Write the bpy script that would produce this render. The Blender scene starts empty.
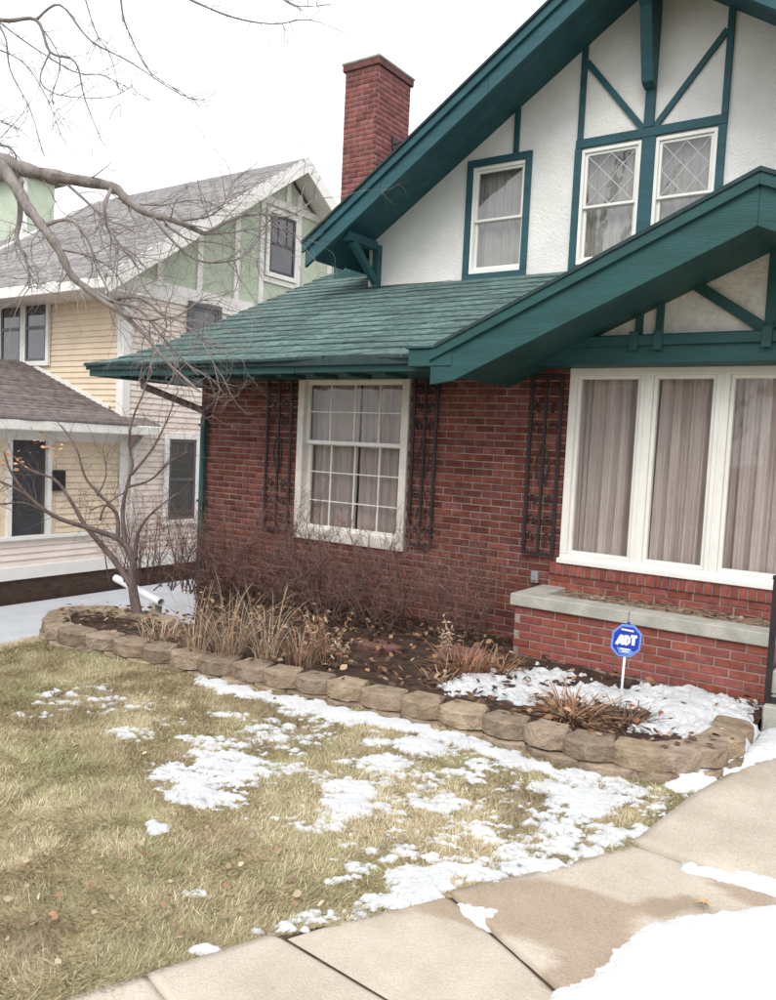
import bpy, bmesh, math, random
import numpy as np
from mathutils import Vector, Matrix

random.seed(7)
rng = np.random.default_rng(7)
S = bpy.context.scene
C = S.collection

# ------------------------------------------------------------------ camera
ZC = 1.80                      # eye height above the lawn
YAW, PIT, ROL, FPX = math.radians(34.484), math.radians(-3.966), math.radians(2.684), 814.1
CXP, CYP = 388.0, 500.0
fw = np.array([-math.sin(YAW)*math.cos(PIT), math.cos(YAW)*math.cos(PIT), math.sin(PIT)])
r0 = np.array([math.cos(YAW), math.sin(YAW), 0.0])
u0 = np.cross(r0, fw)
rt = math.cos(ROL)*r0 + math.sin(ROL)*u0
up = -math.sin(ROL)*r0 + math.cos(ROL)*u0
cam = bpy.data.objects.new('camera', bpy.data.cameras.new('camera'))
C.objects.link(cam)
cam.data.sensor_fit = 'VERTICAL'; cam.data.sensor_height = 36.0
cam.data.lens = 36.0*FPX/1000.0
cam.data.clip_start = 0.05; cam.data.clip_end = 2000
cam.matrix_world = Matrix(((rt[0], up[0], -fw[0], 0), (rt[1], up[1], -fw[1], 0), (rt[2], up[2], -fw[2], ZC), (0, 0, 0, 1)))
S.camera = cam
S.render.resolution_x, S.render.resolution_y = 795, 1024

# ------------------------------------------------------------------ sky, sun, exposure
SUN_EL, SUN_AZ = math.radians(48), math.radians(158)       # azimuth from +Y clockwise: sun behind the camera, to its right
w = bpy.data.worlds.new('World'); S.world = w; w.use_nodes = True
nt = w.node_tree; nt.nodes.clear()
o_ = nt.nodes.new('ShaderNodeOutputWorld'); bg = nt.nodes.new('ShaderNodeBackground')
sk = nt.nodes.new('ShaderNodeTexSky'); sk.sky_type = 'NISHITA'; sk.sun_disc = False
sk.sun_elevation = SUN_EL; sk.sun_rotation = SUN_AZ
mx = nt.nodes.new('ShaderNodeMix'); mx.data_type = 'RGBA'; mx.inputs[0].default_value = 0.93
mx.inputs[7].default_value = (8.6, 8.75, 9.0, 1)           # overcast layer
nt.links.new(sk.outputs[0], mx.inputs[6]); nt.links.new(mx.outputs[2], bg.inputs[0])
bg.inputs[1].default_value = 0.12
nt.links.new(bg.outputs[0], o_.inputs[0])
sl = bpy.data.lights.new('sun', 'SUN'); sl.energy = 1.2; sl.angle = math.radians(25); sl.color = (1, .96, .9)
sun = bpy.data.objects.new('sun', sl); C.objects.link(sun)
sd = Vector((math.sin(SUN_AZ)*math.cos(SUN_EL), math.cos(SUN_AZ)*math.cos(SUN_EL), math.sin(SUN_EL)))
sun.rotation_euler = (-sd).to_track_quat('-Z', 'Y').to_euler(); sun.location = (0, -8, 12)
S.view_settings.view_transform = 'Standard'; S.view_settings.look = 'None'
S.view_settings.exposure = 0.74; S.view_settings.gamma = 1.0; S.view_settings.use_curve_mapping = False

# ------------------------------------------------------------------ helpers
def ray(x, y): return fw + rt*(x-CXP)/FPX - up*(y-CYP)/FPX
def onY(x, y, v): d = ray(x, y); p = d/d[1]*v; return np.array([p[0], p[1], p[2]+ZC])
def onX(x, y, v): d = ray(x, y); p = d/d[0]*v; return np.array([p[0], p[1], p[2]+ZC])
def onZ(x, y, v): d = ray(x, y); p = d/d[2]*(v-ZC); return np.array([p[0], p[1], v])
def dep(x, y, d): p = ray(x, y)*d; return np.array([p[0], p[1], p[2]+ZC])
def pix(P):
    P = np.asarray(P, float) - np.array([0, 0, ZC]); q = P@fw
    return np.stack([CXP+FPX*(P@rt)/q, CYP-FPX*(P@up)/q], -1)
def lin(r, g, b):
    f = lambda c: ((c/255.0+.055)/1.055)**2.4 if c > 10 else c/255.0/12.92
    return (f(r), f(g), f(b))

def vnoise(x, y, seed=0):
    xi = np.floor(x).astype(np.int64); yi = np.floor(y).astype(np.int64)
    xf = x-xi; yf = y-yi
    def h(a, b):
        n = (a*374761393 + b*668265263 + seed*1442695041) & 0xffffffff
        n = ((n ^ (n >> 13))*1274126177) & 0xffffffff
        return ((n ^ (n >> 16)) & 0xffff)/65535.0
    u = xf*xf*(3-2*xf); v = yf*yf*(3-2*yf)
    return (h(xi, yi)*(1-u)+h(xi+1, yi)*u)*(1-v) + (h(xi, yi+1)*(1-u)+h(xi+1, yi+1)*u)*v
def fbm(x, y, seed=0, oct=4):
    s = 0; a = .5; t = 0
    for i in range(oct):
        s = s + a*vnoise(x*2**i, y*2**i, seed+i*17); t += a; a *= .5
    return s/t

def tag(o, label=None, cat=None, group=None, kind=None):
    if label: o['label'] = label
    if cat: o['category'] = cat
    if group: o['group'] = group
    if kind: o['kind'] = kind
    return o
def empty(name, loc, label=None, cat=None, group=None):
    o = bpy.data.objects.new(name, None); C.objects.link(o); o.location = loc
    o.empty_display_size = .2
    return tag(o, label, cat, group)
ROOTLOC = {}
class MB:
    def __init__(s): s.v = []; s.f = []; s.col = []
    def add(s, vs, fs):
        n = len(s.v); s.v += [tuple(map(float, p)) for p in vs]; s.f += [tuple(i+n for i in f) for f in fs]; return s
    def box(s, x0, x1, y0, y1, z0, z1):
        return s.add([(x0,y0,z0),(x1,y0,z0),(x1,y1,z0),(x0,y1,z0),(x0,y0,z1),(x1,y0,z1),(x1,y1,z1),(x0,y1,z1)],
                     [(0,3,2,1),(4,5,6,7),(0,1,5,4),(1,2,6,5),(2,3,7,6),(3,0,4,7)])
    def prism(s, poly, ax, a, b):          # poly in the two other axes, extruded along ax from a to b
        n = len(poly)
        def P(p, t):
            return (t, p[0], p[1]) if ax == 'x' else (p[0], t, p[1]) if ax == 'y' else (p[0], p[1], t)
        return s.add([P(p, a) for p in poly]+[P(p, b) for p in poly],
                     [tuple(range(n))[::-1], tuple(range(n, 2*n))]+[(i, (i+1) % n, n+(i+1) % n, n+i) for i in range(n)])
    def beam(s, p, q, wd, th, nrm):        # bar from p to q; nrm = thickness direction
        p = Vector(p); q = Vector(q); d = (q-p).normalized(); n = Vector(nrm).normalized(); t = d.cross(n).normalized()
        vs = []
        for e in (p, q):
            for a, b in ((-1,-1),(1,-1),(1,1),(-1,1)): vs.append(e+t*a*wd/2+n*b*th/2)
        return s.add(vs, [(0,3,2,1),(4,5,6,7),(0,1,5,4),(1,2,6,5),(2,3,7,6),(3,0,4,7)])
    def tube(s, pts, rad, n=6, cap=True):
        pts = [Vector(p) for p in pts]; k = len(pts)
        if not hasattr(rad, '__len__'): rad = [rad]*k
        base = len(s.v); side = None
        for i in range(k):
            d = (pts[min(i+1, k-1)]-pts[max(i-1, 0)])
            if d.length < 1e-9: d = Vector((0, 0, 1))
            d.normalize()
            if side is None: side = d.orthogonal().normalized()
            else:
                side = side-d*side.dot(d)
                side = side.normalized() if side.length > 1e-6 else d.orthogonal().normalized()
            bi = d.cross(side)
            for j in range(n):
                a = 2*math.pi*j/n
                s.v.append(tuple(pts[i]+(side*math.cos(a)+bi*math.sin(a))*rad[i]))
        for i in range(k-1):
            for j in range(n):
                a = base+i*n+j; b = base+i*n+(j+1) % n
                s.f.append((a, b, b+n, a+n))
        if cap:
            s.f.append(tuple(range(base, base+n))[::-1]); s.f.append(tuple(range(base+(k-1)*n, base+k*n)))
        return s
    def mesh(s, name):
        m = bpy.data.meshes.new(name); m.from_pydata(s.v, [], s.f); m.update(); return m
    def build(s, name, mat, parent=None, bevel=0, smooth=False, kind=None):
        m = s.mesh(name)
        if bevel or True:
            bm = bmesh.new(); bm.from_mesh(m)
            bmesh.ops.recalc_face_normals(bm, faces=bm.faces)
            if bevel:
                bmesh.ops.bevel(bm, geom=[e for e in bm.edges if e.is_manifold and e.calc_face_angle(0) > .5], offset=bevel, segments=1, affect='EDGES', clamp_overlap=True)
            bm.to_mesh(m); bm.free()
        return link(name, m, mat, parent, smooth, kind)
def link(name, m, mat, parent=None, smooth=False, kind=None):
    if mat is not None and len(m.materials) == 0: m.materials.append(mat)
    if smooth: m.shade_smooth()
    o = bpy.data.objects.new(name, m); C.objects.link(o)
    if parent is not None: setp(o, parent)
    if kind: o['kind'] = kind
    return o
def setp(o, parent):
    o.parent = parent
    o.matrix_parent_inverse = Matrix.Translation(-parent.location)   # every location here is a world position
def npmesh(name, V, F, mat, parent=None, colors=None, smooth=False, kind=None):
    """V (n,3), F (m,k) with constant k"""
    V = np.asarray(V, np.float32); F = np.asarray(F, np.int32)
    m = bpy.data.meshes.new(name); k = F.shape[1]
    m.vertices.add(len(V)); m.vertices.foreach_set('co', V.ravel())
    m.loops.add(F.size); m.loops.foreach_set('vertex_index', F.ravel())
    m.polygons.add(len(F)); m.polygons.foreach_set('loop_start', np.arange(0, F.size, k, dtype=np.int32))
    m.update(calc_edges=True); m.validate()
    if colors is not None:
        at = m.color_attributes.new('tint', 'FLOAT_COLOR', 'POINT')
        c = np.ones((len(V), 4), np.float32); c[:, :colors.shape[1]] = colors
        at.data.foreach_set('color', c.ravel())
    return link(name, m, mat, parent, smooth, kind)

# ------------------------------------------------------------------ materials
def pm(name, base, var=.15, scale=6., rough=.7, bump=.0, bscale=60., objrand=0., spec=.4, attr=None, hue2=None, stretch=(1,1,1), metal=0., detail=5., coord='Object'):
    m = bpy.data.materials.new(name); m.use_nodes = True; t = m.node_tree; N = t.nodes; L = t.links
    b = N['Principled BSDF']; b.inputs['Roughness'].default_value = rough; b.inputs['Metallic'].default_value = metal
    b.inputs['Specular IOR Level'].default_value = spec
    tc = N.new('ShaderNodeNewGeometry') if coord == 'Pos' else N.new('ShaderNodeTexCoord')
    src = tc.outputs['Position'] if coord == 'Pos' else tc.outputs[coord]
    mp = N.new('ShaderNodeMapping'); mp.inputs['Scale'].default_value = stretch; L.new(src, mp.inputs[0])
    n1 = N.new('ShaderNodeTexNoise'); n1.inputs['Scale'].default_value = scale; n1.inputs['Detail'].default_value = detail; n1.inputs['Roughness'].default_value = .62
    L.new(mp.outputs[0], n1.inputs[0])
    rp = N.new('ShaderNodeValToRGB'); rp.color_ramp.elements[0].position = .3; rp.color_ramp.elements[1].position = .7
    c2 = hue2 if hue2 else tuple(min(1, c*(1+var)) for c in base); c1 = tuple(c*(1-var) for c in base)
    rp.color_ramp.elements[0].color = (*c1, 1); rp.color_ramp.elements[1].color = (*c2, 1)
    L.new(n1.outputs[0], rp.inputs[0]); col = rp.outputs[0]
    if objrand or attr:
        hv = N.new('ShaderNodeHueSaturation')
        if attr:
            at = N.new('ShaderNodeAttribute'); at.attribute_name = attr; rs = at.outputs['Fac']
        else:
            oi = N.new('ShaderNodeObjectInfo'); rs = oi.outputs['Random']
        a = N.new('ShaderNodeMapRange'); a.inputs[3].default_value = 1-objrand; a.inputs[4].default_value = 1+objrand; L.new(rs, a.inputs[0])
        L.new(a.outputs[0], hv.inputs['Value'])
        # second pseudo random for hue
        k = N.new('ShaderNodeMath'); k.operation = 'MULTIPLY'; k.inputs[1].default_value = 37.7; L.new(rs, k.inputs[0])
        k2 = N.new('ShaderNodeMath'); k2.operation = 'FRACT'; L.new(k.outputs[0], k2.inputs[0])
        a2 = N.new('ShaderNodeMapRange'); a2.inputs[3].default_value = .5-.035*objrand; a2.inputs[4].default_value = .5+.035*objrand; L.new(k2.outputs[0], a2.inputs[0])
        L.new(a2.outputs[0], hv.inputs['Hue'])
        a3 = N.new('ShaderNodeMapRange'); a3.inputs[3].default_value = 1.-.5*objrand; a3.inputs[4].default_value = 1.+.2*objrand; L.new(k2.outputs[0], a3.inputs[0])
        L.new(a3.outputs[0], hv.inputs['Saturation'])
        L.new(col, hv.inputs['Color']); col = hv.outputs[0]
    L.new(col, b.inputs['Base Color'])
    if bump:
        n2 = N.new('ShaderNodeTexNoise'); n2.inputs['Scale'].default_value = bscale; n2.inputs['Detail'].default_value = 4; L.new(mp.outputs[0], n2.inputs[0])
        bp = N.new('ShaderNodeBump'); bp.inputs['Strength'].default_value = bump; bp.inputs['Distance'].default_value = .02
        L.new(n2.outputs[0], bp.inputs['Height']); L.new(bp.outputs[0], b.inputs['Normal'])
    return m
def tintmat(name, rough=.8, spec=.2, trans=0.):
    m = bpy.data.materials.new(name); m.use_nodes = True; N = m.node_tree.nodes; L = m.node_tree.links
    b = N['Principled BSDF']; b.inputs['Roughness'].default_value = rough; b.inputs['Specular IOR Level'].default_value = spec
    a = N.new('ShaderNodeAttribute'); a.attribute_name = 'tint'; L.new(a.outputs['Color'], b.inputs['Base Color'])
    return m
M = {}
M['teal'] = pm('teal_paint', (.017,.074,.075), .24, 4, .55, .22, 40, stretch=(.4,2,2.2), spec=.35)
M['teal_upper'] = pm('teal_paint_upper', (.022,.086,.104), .24, 4, .55, .22, 40, stretch=(.4,2,2.2), spec=.35)
M['shingle_green'] = pm('green_shingle', (.066,.124,.114), .4, 26, .9, .35, 160, objrand=.2, attr='tint', hue2=(.165,.245,.227), stretch=(.5,1.2,1), spec=.2, coord='Pos')
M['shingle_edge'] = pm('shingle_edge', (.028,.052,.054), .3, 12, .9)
M['stucco'] = pm('white_stucco', (.74,.735,.71), .09, 2.2, .9, .5, 45, spec=.15)
M['stucco_tan'] = pm('rough_cream_stucco', (.66,.645,.60), .18, 7, .9, .9, 22, spec=.15)
M['white'] = pm('white_window_paint', (.80,.79,.75), .05, 5, .45, 0)
M['white_old'] = pm('aged_white_paint', (.70,.665,.61), .14, 9, .6, .1, 60)
M['mortar'] = pm('mortar', (.30,.235,.21), .40, 5, .95, .4, 120, spec=.1, coord='Pos')
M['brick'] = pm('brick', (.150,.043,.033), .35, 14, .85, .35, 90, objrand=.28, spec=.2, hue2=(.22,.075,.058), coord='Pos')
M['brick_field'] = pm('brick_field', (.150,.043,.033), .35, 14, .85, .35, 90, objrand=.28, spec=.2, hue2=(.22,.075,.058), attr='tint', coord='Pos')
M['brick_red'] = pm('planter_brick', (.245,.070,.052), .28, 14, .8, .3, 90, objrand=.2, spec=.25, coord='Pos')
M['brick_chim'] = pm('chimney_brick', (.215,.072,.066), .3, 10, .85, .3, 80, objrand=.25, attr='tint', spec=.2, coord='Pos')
M['limestone'] = pm('limestone', (.40,.385,.34), .2, 6, .85, .35, 70, spec=.2)
M['iron'] = pm('wrought_iron', (.022,.017,.02), .3, 20, .55, .1, 80)
M['dark'] = pm('dark_interior', (.035,.032,.03), .1, 3, .9)
M['room'] = pm('room_lining', (.30,.26,.23), .1, 3, .9)
M['curtain'] = pm('greige_curtain', (.50,.43,.405), .22, 3, .9, 0, stretch=(9,9,.4))
M['sheer'] = pm('grey_sheer', (.42,.355,.335), .18, 3, .9, 0, stretch=(10,10,.5))
M['blind'] = pm('pale_blind', (.35,.345,.335), .12, 4, .9, 0)
M['block'] = pm('concrete_block', (.29,.215,.15), .30, 11, .9, .8, 60, objrand=.22, spec=.15, hue2=(.40,.31,.222), coord='Pos')
M['soil'] = pm('bed_soil', (.052,.036,.030), .45, 9, .95, .9, 40, spec=.1, hue2=(.105,.07,.052))
M['lawn'] = pm('lawn_thatch', (.30,.245,.13), .35, 7, .95, .8, 60, spec=.1, hue2=(.42,.35,.20))
M['ground'] = pm('ground', (.16,.14,.085), .35, .6, .95, .3, 10, spec=.1)
M['snow'] = pm('snow', (.54,.55,.56), .08, 5, .75, .5, 70, spec=.2, hue2=(.64,.645,.65))
M['snow_thick'] = pm('thick_snow', (.64,.645,.655), .05, 3, .75, .4, 50, spec=.2, hue2=(.66,.67,.68))
M['drive'] = pm('driveway_concrete', (.45,.47,.50), .1, 2, .85, .25, 60)
M['grass'] = tintmat('grass_blades'); M['dead'] = tintmat('dead_plant'); M['twig'] = tintmat('twigs', .85)
M['bark'] = pm('bark_grey', (.25,.222,.212), .35, 14, .9, .8, 50, spec=.15, stretch=(1,1,.35))
M['bark_small'] = pm('bark_small_tree', (.16,.12,.11), .35, 16, .9, .7, 60, spec=.15, stretch=(1,1,.35))
M['pipe'] = pm('white_pipe', (.72,.73,.75), .06, 5, .5)
M['blue'] = pm('sign_blue', (.012,.045,.42), .05, 5, .35, spec=.5)
M['blue_lt'] = pm('sign_light_blue', (.16,.30,.72), .06, 8, .35, spec=.5)
M['signwhite'] = pm('sign_white', (.82,.83,.86), .04, 5, .4)
M['metal'] = pm('galvanised', (.42,.42,.42), .15, 20, .45, .1, 60, metal=.6)
M['rock'] = pm('flat_rock', (.15,.075,.06), .3, 9, .9, .6, 30)
M['yellow'] = pm('yellow_siding', (.75,.62,.46), .08, 3, .7, .08, 50, objrand=.05)
M['pink'] = pm('cream_siding', (.78,.68,.615), .08, 3, .7, .08, 50, objrand=.05)
M['green_st'] = pm('pale_green_stucco', (.50,.56,.45), .10, 3, .9, .35, 40, spec=.15)
M['nwhite'] = pm('neighbour_trim', (.80,.785,.75), .06, 4, .6)
M['nroof'] = pm('grey_shingle', (.25,.235,.235), .35, 8, .95, .3, 90, objrand=.16, hue2=(.36,.345,.34), spec=.15, coord='Pos')
M['proof'] = pm('porch_shingle', (.155,.13,.125), .35, 8, .95, .3, 90, objrand=.16, hue2=(.26,.22,.21), spec=.15, coord='Pos')
M['found'] = pm('dark_foundation', (.075,.048,.036), .4, 6, .95, .5, 25, stretch=(1,1,4))
M['purple'] = pm('dark_sash', (.045,.038,.06), .2, 8, .5)
M['greysash'] = pm('grey_sash', (.10,.10,.105), .2, 8, .5)
M['nglass'] = pm('dark_glass', (.05,.055,.062), .2, 2, .04, 0, spec=.9)
M['came'] = pm('lead_came', (.50,.51,.52), .1, 9, .6)
M['asphalt'] = pm('asphalt', (.05,.05,.05), .2, 8, .9, .2, 80)

def glassmat(name, tint=(1,1,1), refl=1.0):
    m = bpy.data.materials.new(name); m.use_nodes = True; N = m.node_tree.nodes; L = m.node_tree.links
    for n in list(N):
        if n.type != 'OUTPUT_MATERIAL': N.remove(n)
    out = [n for n in N if n.type == 'OUTPUT_MATERIAL'][0]
    tr = N.new('ShaderNodeBsdfTransparent'); tr.inputs[0].default_value = (*tint, 1)
    gl = N.new('ShaderNodeBsdfGlossy'); gl.inputs['Roughness'].default_value = .02
    fr = N.new('ShaderNodeFresnel'); fr.inputs[0].default_value = 1.62*refl
    nz = N.new('ShaderNodeTexNoise'); nz.inputs['Scale'].default_value = 2.2; bp = N.new('ShaderNodeBump'); bp.inputs['Strength'].default_value = .04; bp.inputs['Distance'].default_value = .05
    L.new(nz.outputs[0], bp.inputs['Height']); L.new(bp.outputs[0], gl.inputs['Normal'])
    ge = N.new('ShaderNodeNewGeometry'); iv = N.new('ShaderNodeMath'); iv.operation = 'SUBTRACT'; iv.inputs[0].default_value = 1; L.new(ge.outputs['Backfacing'], iv.inputs[1])
    ml = N.new('ShaderNodeMath'); ml.operation = 'MULTIPLY'; L.new(fr.outputs[0], ml.inputs[0]); L.new(iv.outputs[0], ml.inputs[1])
    mi = N.new('ShaderNodeMixShader'); L.new(ml.outputs[0], mi.inputs[0]); L.new(tr.outputs[0], mi.inputs[1]); L.new(gl.outputs[0], mi.inputs[2])
    L.new(mi.outputs[0], out.inputs[0]); return m
M['glass'] = glassmat('window_glass', (.97,.97,.97), 1.0); M['glass2'] = glassmat('upper_glass', (.95,.95,.94), 1.3)

def concrete_mat():
    m = pm('walk_concrete', (.53,.455,.37), .15, 2.2, .9, .35, 110, spec=.25, hue2=(.60,.53,.445))
    N = m.node_tree.nodes; L = m.node_tree.links; b = N['Principled BSDF']
    base = b.inputs['Base Color'].links[0].from_socket
    at = N.new('ShaderNodeAttribute'); at.attribute_name = 'tint'
    wet = N.new('ShaderNodeMix'); wet.data_type = 'RGBA'; wet.blend_type = 'MULTIPLY'; wet.inputs[7].default_value = (.74,.67,.60,1)
    L.new(at.outputs['Fac'], wet.inputs[0]); L.new(base, wet.inputs[6])
    sp = N.new('ShaderNodeTexNoise'); sp.inputs['Scale'].default_value = 160; sp.inputs['Detail'].default_value = 3
    rp = N.new('ShaderNodeValToRGB'); rp.color_ramp.elements[0].position = .35; rp.color_ramp.elements[0].color = (.78,.76,.74,1); rp.color_ramp.elements[1].position = .62
    mu = N.new('ShaderNodeMix'); mu.data_type = 'RGBA'; mu.blend_type = 'MULTIPLY'; mu.inputs[0].default_value = .8
    L.new(sp.outputs[0], rp.inputs[0]); L.new(wet.outputs[2], mu.inputs[6]); L.new(rp.outputs[0], mu.inputs[7])
    L.new(mu.outputs[2], b.inputs['Base Color'])
    mr = N.new('ShaderNodeMapRange'); mr.inputs[3].default_value = .9; mr.inputs[4].default_value = .5; L.new(at.outputs['Fac'], mr.inputs[0]); L.new(mr.outputs[0], b.inputs['Roughness'])
    return m
M['concrete'] = concrete_mat()

# ================================================================== GROUND
DRV = -.86                                   # driveway level
def lawn_z(x, y):
    x = np.asarray(x, float); y = np.asarray(y, float)
    z = .02*(fbm(x*.9+5, y*.9, 3)-.5) + .014*(fbm(x*4, y*4, 9)-.5)
    # the bank that falls to the driveway left of the lawn crest
    t = np.clip((-6.15+.45*np.clip((y-4.5)/.6, 0, 1)-x)/1.5, 0, 1); t = t*t*(3-2*t)
    if len(FOOT):           # turf banked up against the foot of the block edging
        d = np.full(np.shape(z), 9.)
        for q in FOOT: d = np.minimum(d, np.hypot(x-q[0], y-q[1]))
        z = z + .042*np.exp(-(d/.34)**2)*np.clip((-1.75-x)/.8, 0, 1)
    return z*(1-t) + (DRV-.04)*t
FOOT = []
WALL_PIX = [(184,619),(168,614),(148,610),(122,607),(90,604),(60,606),(42,614),(44,627),(68,633),(100,637),(130,645),(150,648),(190,657),(236,665),(269,672),(300,677),(335,684),(368,692),(402,699),(443,708),(487,718),(535,730),(578,741),(628,751),(680,757),(722,752),(746,738),(755,722)]
WALL = np.array([onZ(x, y, .17)[:2] for x, y in WALL_PIX])
# resample path
def resample(P, step):
    seg = np.linalg.norm(np.diff(P, axis=0), axis=1); s = np.concatenate([[0], np.cumsum(seg)])
    n = max(2, int(round(s[-1]/step))+1); t = np.linspace(0, s[-1], n)
    return np.stack([np.interp(t, s, P[:, i]) for i in range(P.shape[1])], 1)
# smooth the wall path
Wp = resample(WALL, .05)
for _ in range(14): Wp[1:-1] = .25*Wp[:-2]+.5*Wp[1:-1]+.25*Wp[2:]
FOOT = [q for q in Wp[::4] if q[1] < 4.6]
WALK_PIX = [(60,1000),(150,975),(270,935),(450,893),(560,868),(635,843),(690,800),(740,772),(776,762)]
WK = np.array([onZ(x, y, .0)[:2] for x, y in WALK_PIX])
WK = np.vstack([[-2.75, .35], WK, [-.60, 5.75]])
def bed_z(x, y):
    x = np.asarray(x, float); y = np.asarray(y, float)
    return .13 - .05*np.clip((y-4.6)/2.1, 0, 1) + .045*(fbm(x*2.2, y*2.2, 21)-.5) + .03*(fbm(x*9, y*9, 5)-.5)

# ground sheet out to the horizon with a finer lawn laid over it
g = 400.
npmesh('ground', [(-g,-g,-1.0),(g,-g,-1.0),(g,g,-1.0),(-g,g,-1.0)], [(0,1,2,3)], M['ground'], kind='structure')
def grid(name, x0, x1, y0, y1, step, zf, mat, mask=None, kind='structure', smooth=True, parent=None, skirt=0):
    xs = np.arange(x0, x1+1e-6, step); ys = np.arange(y0, y1+1e-6, step)
    X, Y = np.meshgrid(xs, ys); Z = zf(X, Y); V = np.stack([X, Y, Z], -1).reshape(-1, 3)
    ny, nx = X.shape; i = np.arange(ny*nx).reshape(ny, nx)
    F = np.stack([i[:-1,:-1], i[:-1,1:], i[1:,1:], i[1:,:-1]], -1).reshape(-1, 4)
    if mask is not None:
        k = mask(X, Y); k = (k[:-1,:-1] & k[:-1,1:] & k[1:,1:] & k[1:,:-1]).ravel(); F = F[k]
        used = np.unique(F); mp = -np.ones(len(V), int); mp[used] = np.arange(len(used)); V = V[used]; F = mp[F]
    return npmesh(name, V, F, mat, parent, smooth=smooth, kind=kind)
grid('lawn', -8.6, 6, -9, 7.0, .05, lambda x, y: lawn_z(x, y)-.09*((x > np.interp(y, WK[:, 1], WK[:, 0])+.05) & (y < 5.8) & (y > -1)), M['lawn'])

def inside_poly(x, y, poly):
    x = np.asarray(x); y = np.asarray(y); c = np.zeros(x.shape, bool); n = len(poly)
    for i in range(n):
        x1, y1 = poly[i]; x2, y2 = poly[(i+1) % n]
        if y1 == y2: continue
        k = ((y1 > y) != (y2 > y)) & (x < (x2-x1)*(y-y1)/(y2-y1)+x1); c ^= k
    return c
BED = [tuple(p) for p in Wp] + [(-.85, 6.4), (-.85, 6.74), (-7.25, 6.74), (-7.22, 6.5)]
# pull the bed back to the middle of the blocks
grid('flower_bed', -7.6, -.7, 3.6, 6.75, .05, lambda x, y: bed_z(x, y), M['soil'], lambda x, y: inside_poly(x, y-.06, BED))
m = MB(); m.prism([(-11.35,-3), (-8.15,-3), (-8.15,13), (-11.35,13)], 'z', DRV-.12, DRV)
tag(m.build('driveway', M['drive'], bevel=.01), kind='structure')
m = MB(); m.box(-40, 40, -14, -6.5, -.2, .0)

# ------------------------------------------------------------------ walkway of slabs
walk = empty('walkway', (-1, 3, 0)); walk['kind'] = 'structure'
JOINT = [((145,975),(165,1000)), ((273,934),(385,1000)), ((447,895),(553,990)), ((632,844),(776,895))]
def edge_pt(t): # t along WK by y
    return np.array([np.interp(t, WK[:, 1], WK[:, 0]), t])
jp = []
for a, b in JOINT:
    A = onZ(*a, 0)[:2]; B = onZ(*b, 0)[:2]; d = (B-A)/np.linalg.norm(B-A); jp.append((A, A+d*1.35))
jp = [(np.array([-2.75,.35]), np.array([-1.7,-.5])), (np.array([-2.45,.93]), np.array([-1.35,.05]))] + jp + [(np.array([-.62,5.7]), np.array([.75,5.6]))]
# wet map drawn on the ground: blobs (pixel centre, radius in metres)
WET = [(500,915,.16,1),(540,905,.22,1),(560,935,.18,1),(600,915,.16,1),(470,905,.14,1),(590,975,.10,1),(530,960,.07,-.7),(610,950,.12,1),(660,910,.10,1),(720,885,.08,1),(690,905,.07,1),(760,900,.1,1),(400,870,.1,.6),(350,930,.05,.4),(560,985,.09,1),(750,900,.07,1),(430,905,.12,.7),(395,915,.08,.5)]
WETP = [(onZ(a, b, 0)[:2], r, s) for a, b, r, s in WET]
def wetf(x, y):
    v = np.zeros(np.shape(x))
    for p, r, s in WETP: v = v + s*np.exp(-((x-p[0])**2+(y-p[1])**2)/(r*r)*1.2)
    v = v + .35*(fbm(x*7, y*7, 31)-.5)
    return np.clip((v-.52)/.14, 0, 1)
for i in range(len(jp)-1):
    (A, B), (D, E) = jp[i], jp[i+1]
    gap = .003 if i != 4 else .016
    n = 30; ed = []
    V = []; zt = [.012,.006,.012,.0,.014,.034][i]; tilt = [.0,.004,-.004,.006,-.006,.01][i]
    # left edge follows the walk outline between A and D
    for a in range(n+1):
        t = a/n
        yl = A[1]+(D[1]-A[1])*t; Lp = np.array([np.interp(yl, WK[:, 1], WK[:, 0]), yl]) if i < 5 or True else A
        Rp = B+(E-B)*t
        if a == 0: Lp = A
        if a == n: Lp = D
        ed.append((Lp, Rp))
    # shrink along the joint direction
    P = np.zeros((n+1, n+1, 3))
    for a in range(n+1):
        for b in range(n+1):
            q = ed[a][0]*(1-b/n)+ed[a][1]*(b/n); P[a, b, :2] = q
    dv = (P[-1, n//2, :2]-P[0, n//2, :2]); dv /= np.linalg.norm(dv)
    wob = .006*(fbm(np.arange(n+1)*.9+i*9, np.zeros(n+1)+i, 4)-.5)
    P[0, :, :2] += dv*(gap)+wob[:, None]; P[-1, :, :2] -= dv*(gap)+wob[:, None]
    P[:, :, 2] = zt + tilt*np.linspace(-1, 1, n+1)[:, None]
    # rounded rim
    P[0, :, 2] -= .006; P[-1, :, 2] -= .006; P[:, 0, 2] -= .006
    top = P.reshape(-1, 3); idx = np.arange((n+1)**2).reshape(n+1, n+1)
    F = np.stack([idx[:-1,:-1], idx[:-1,1:], idx[1:,1:], idx[1:,:-1]], -1).reshape(-1, 4)
    rim = np.concatenate([idx[0, :], idx[1:, -1], idx[-1, -2::-1], idx[-2:0:-1, 0]])
    low = top[rim].copy(); low[:, 2] = -.09; nb = len(top)
    k = len(rim); R = np.stack([rim, np.roll(rim, -1), nb+(np.arange(k)+1) % k, nb+np.arange(k)], -1)
    Vv = np.vstack([top, low]); Ff = np.vstack([F, R[:, ::-1]])
    wv = wetf(Vv[:, 0], Vv[:, 1]); cols = np.stack([wv, wv, wv], 1)
    npmesh('slab', Vv, Ff, M['concrete'], walk, colors=cols)
m = MB(); m.prism([(-2.7,.3)]+[tuple(p+np.array([.01,0])) for p in WK[1:]]+[(.75,5.6),(.75,3.9),(.0,2.),(-1.65,-.45)], 'z', -.1, -.006)
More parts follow.
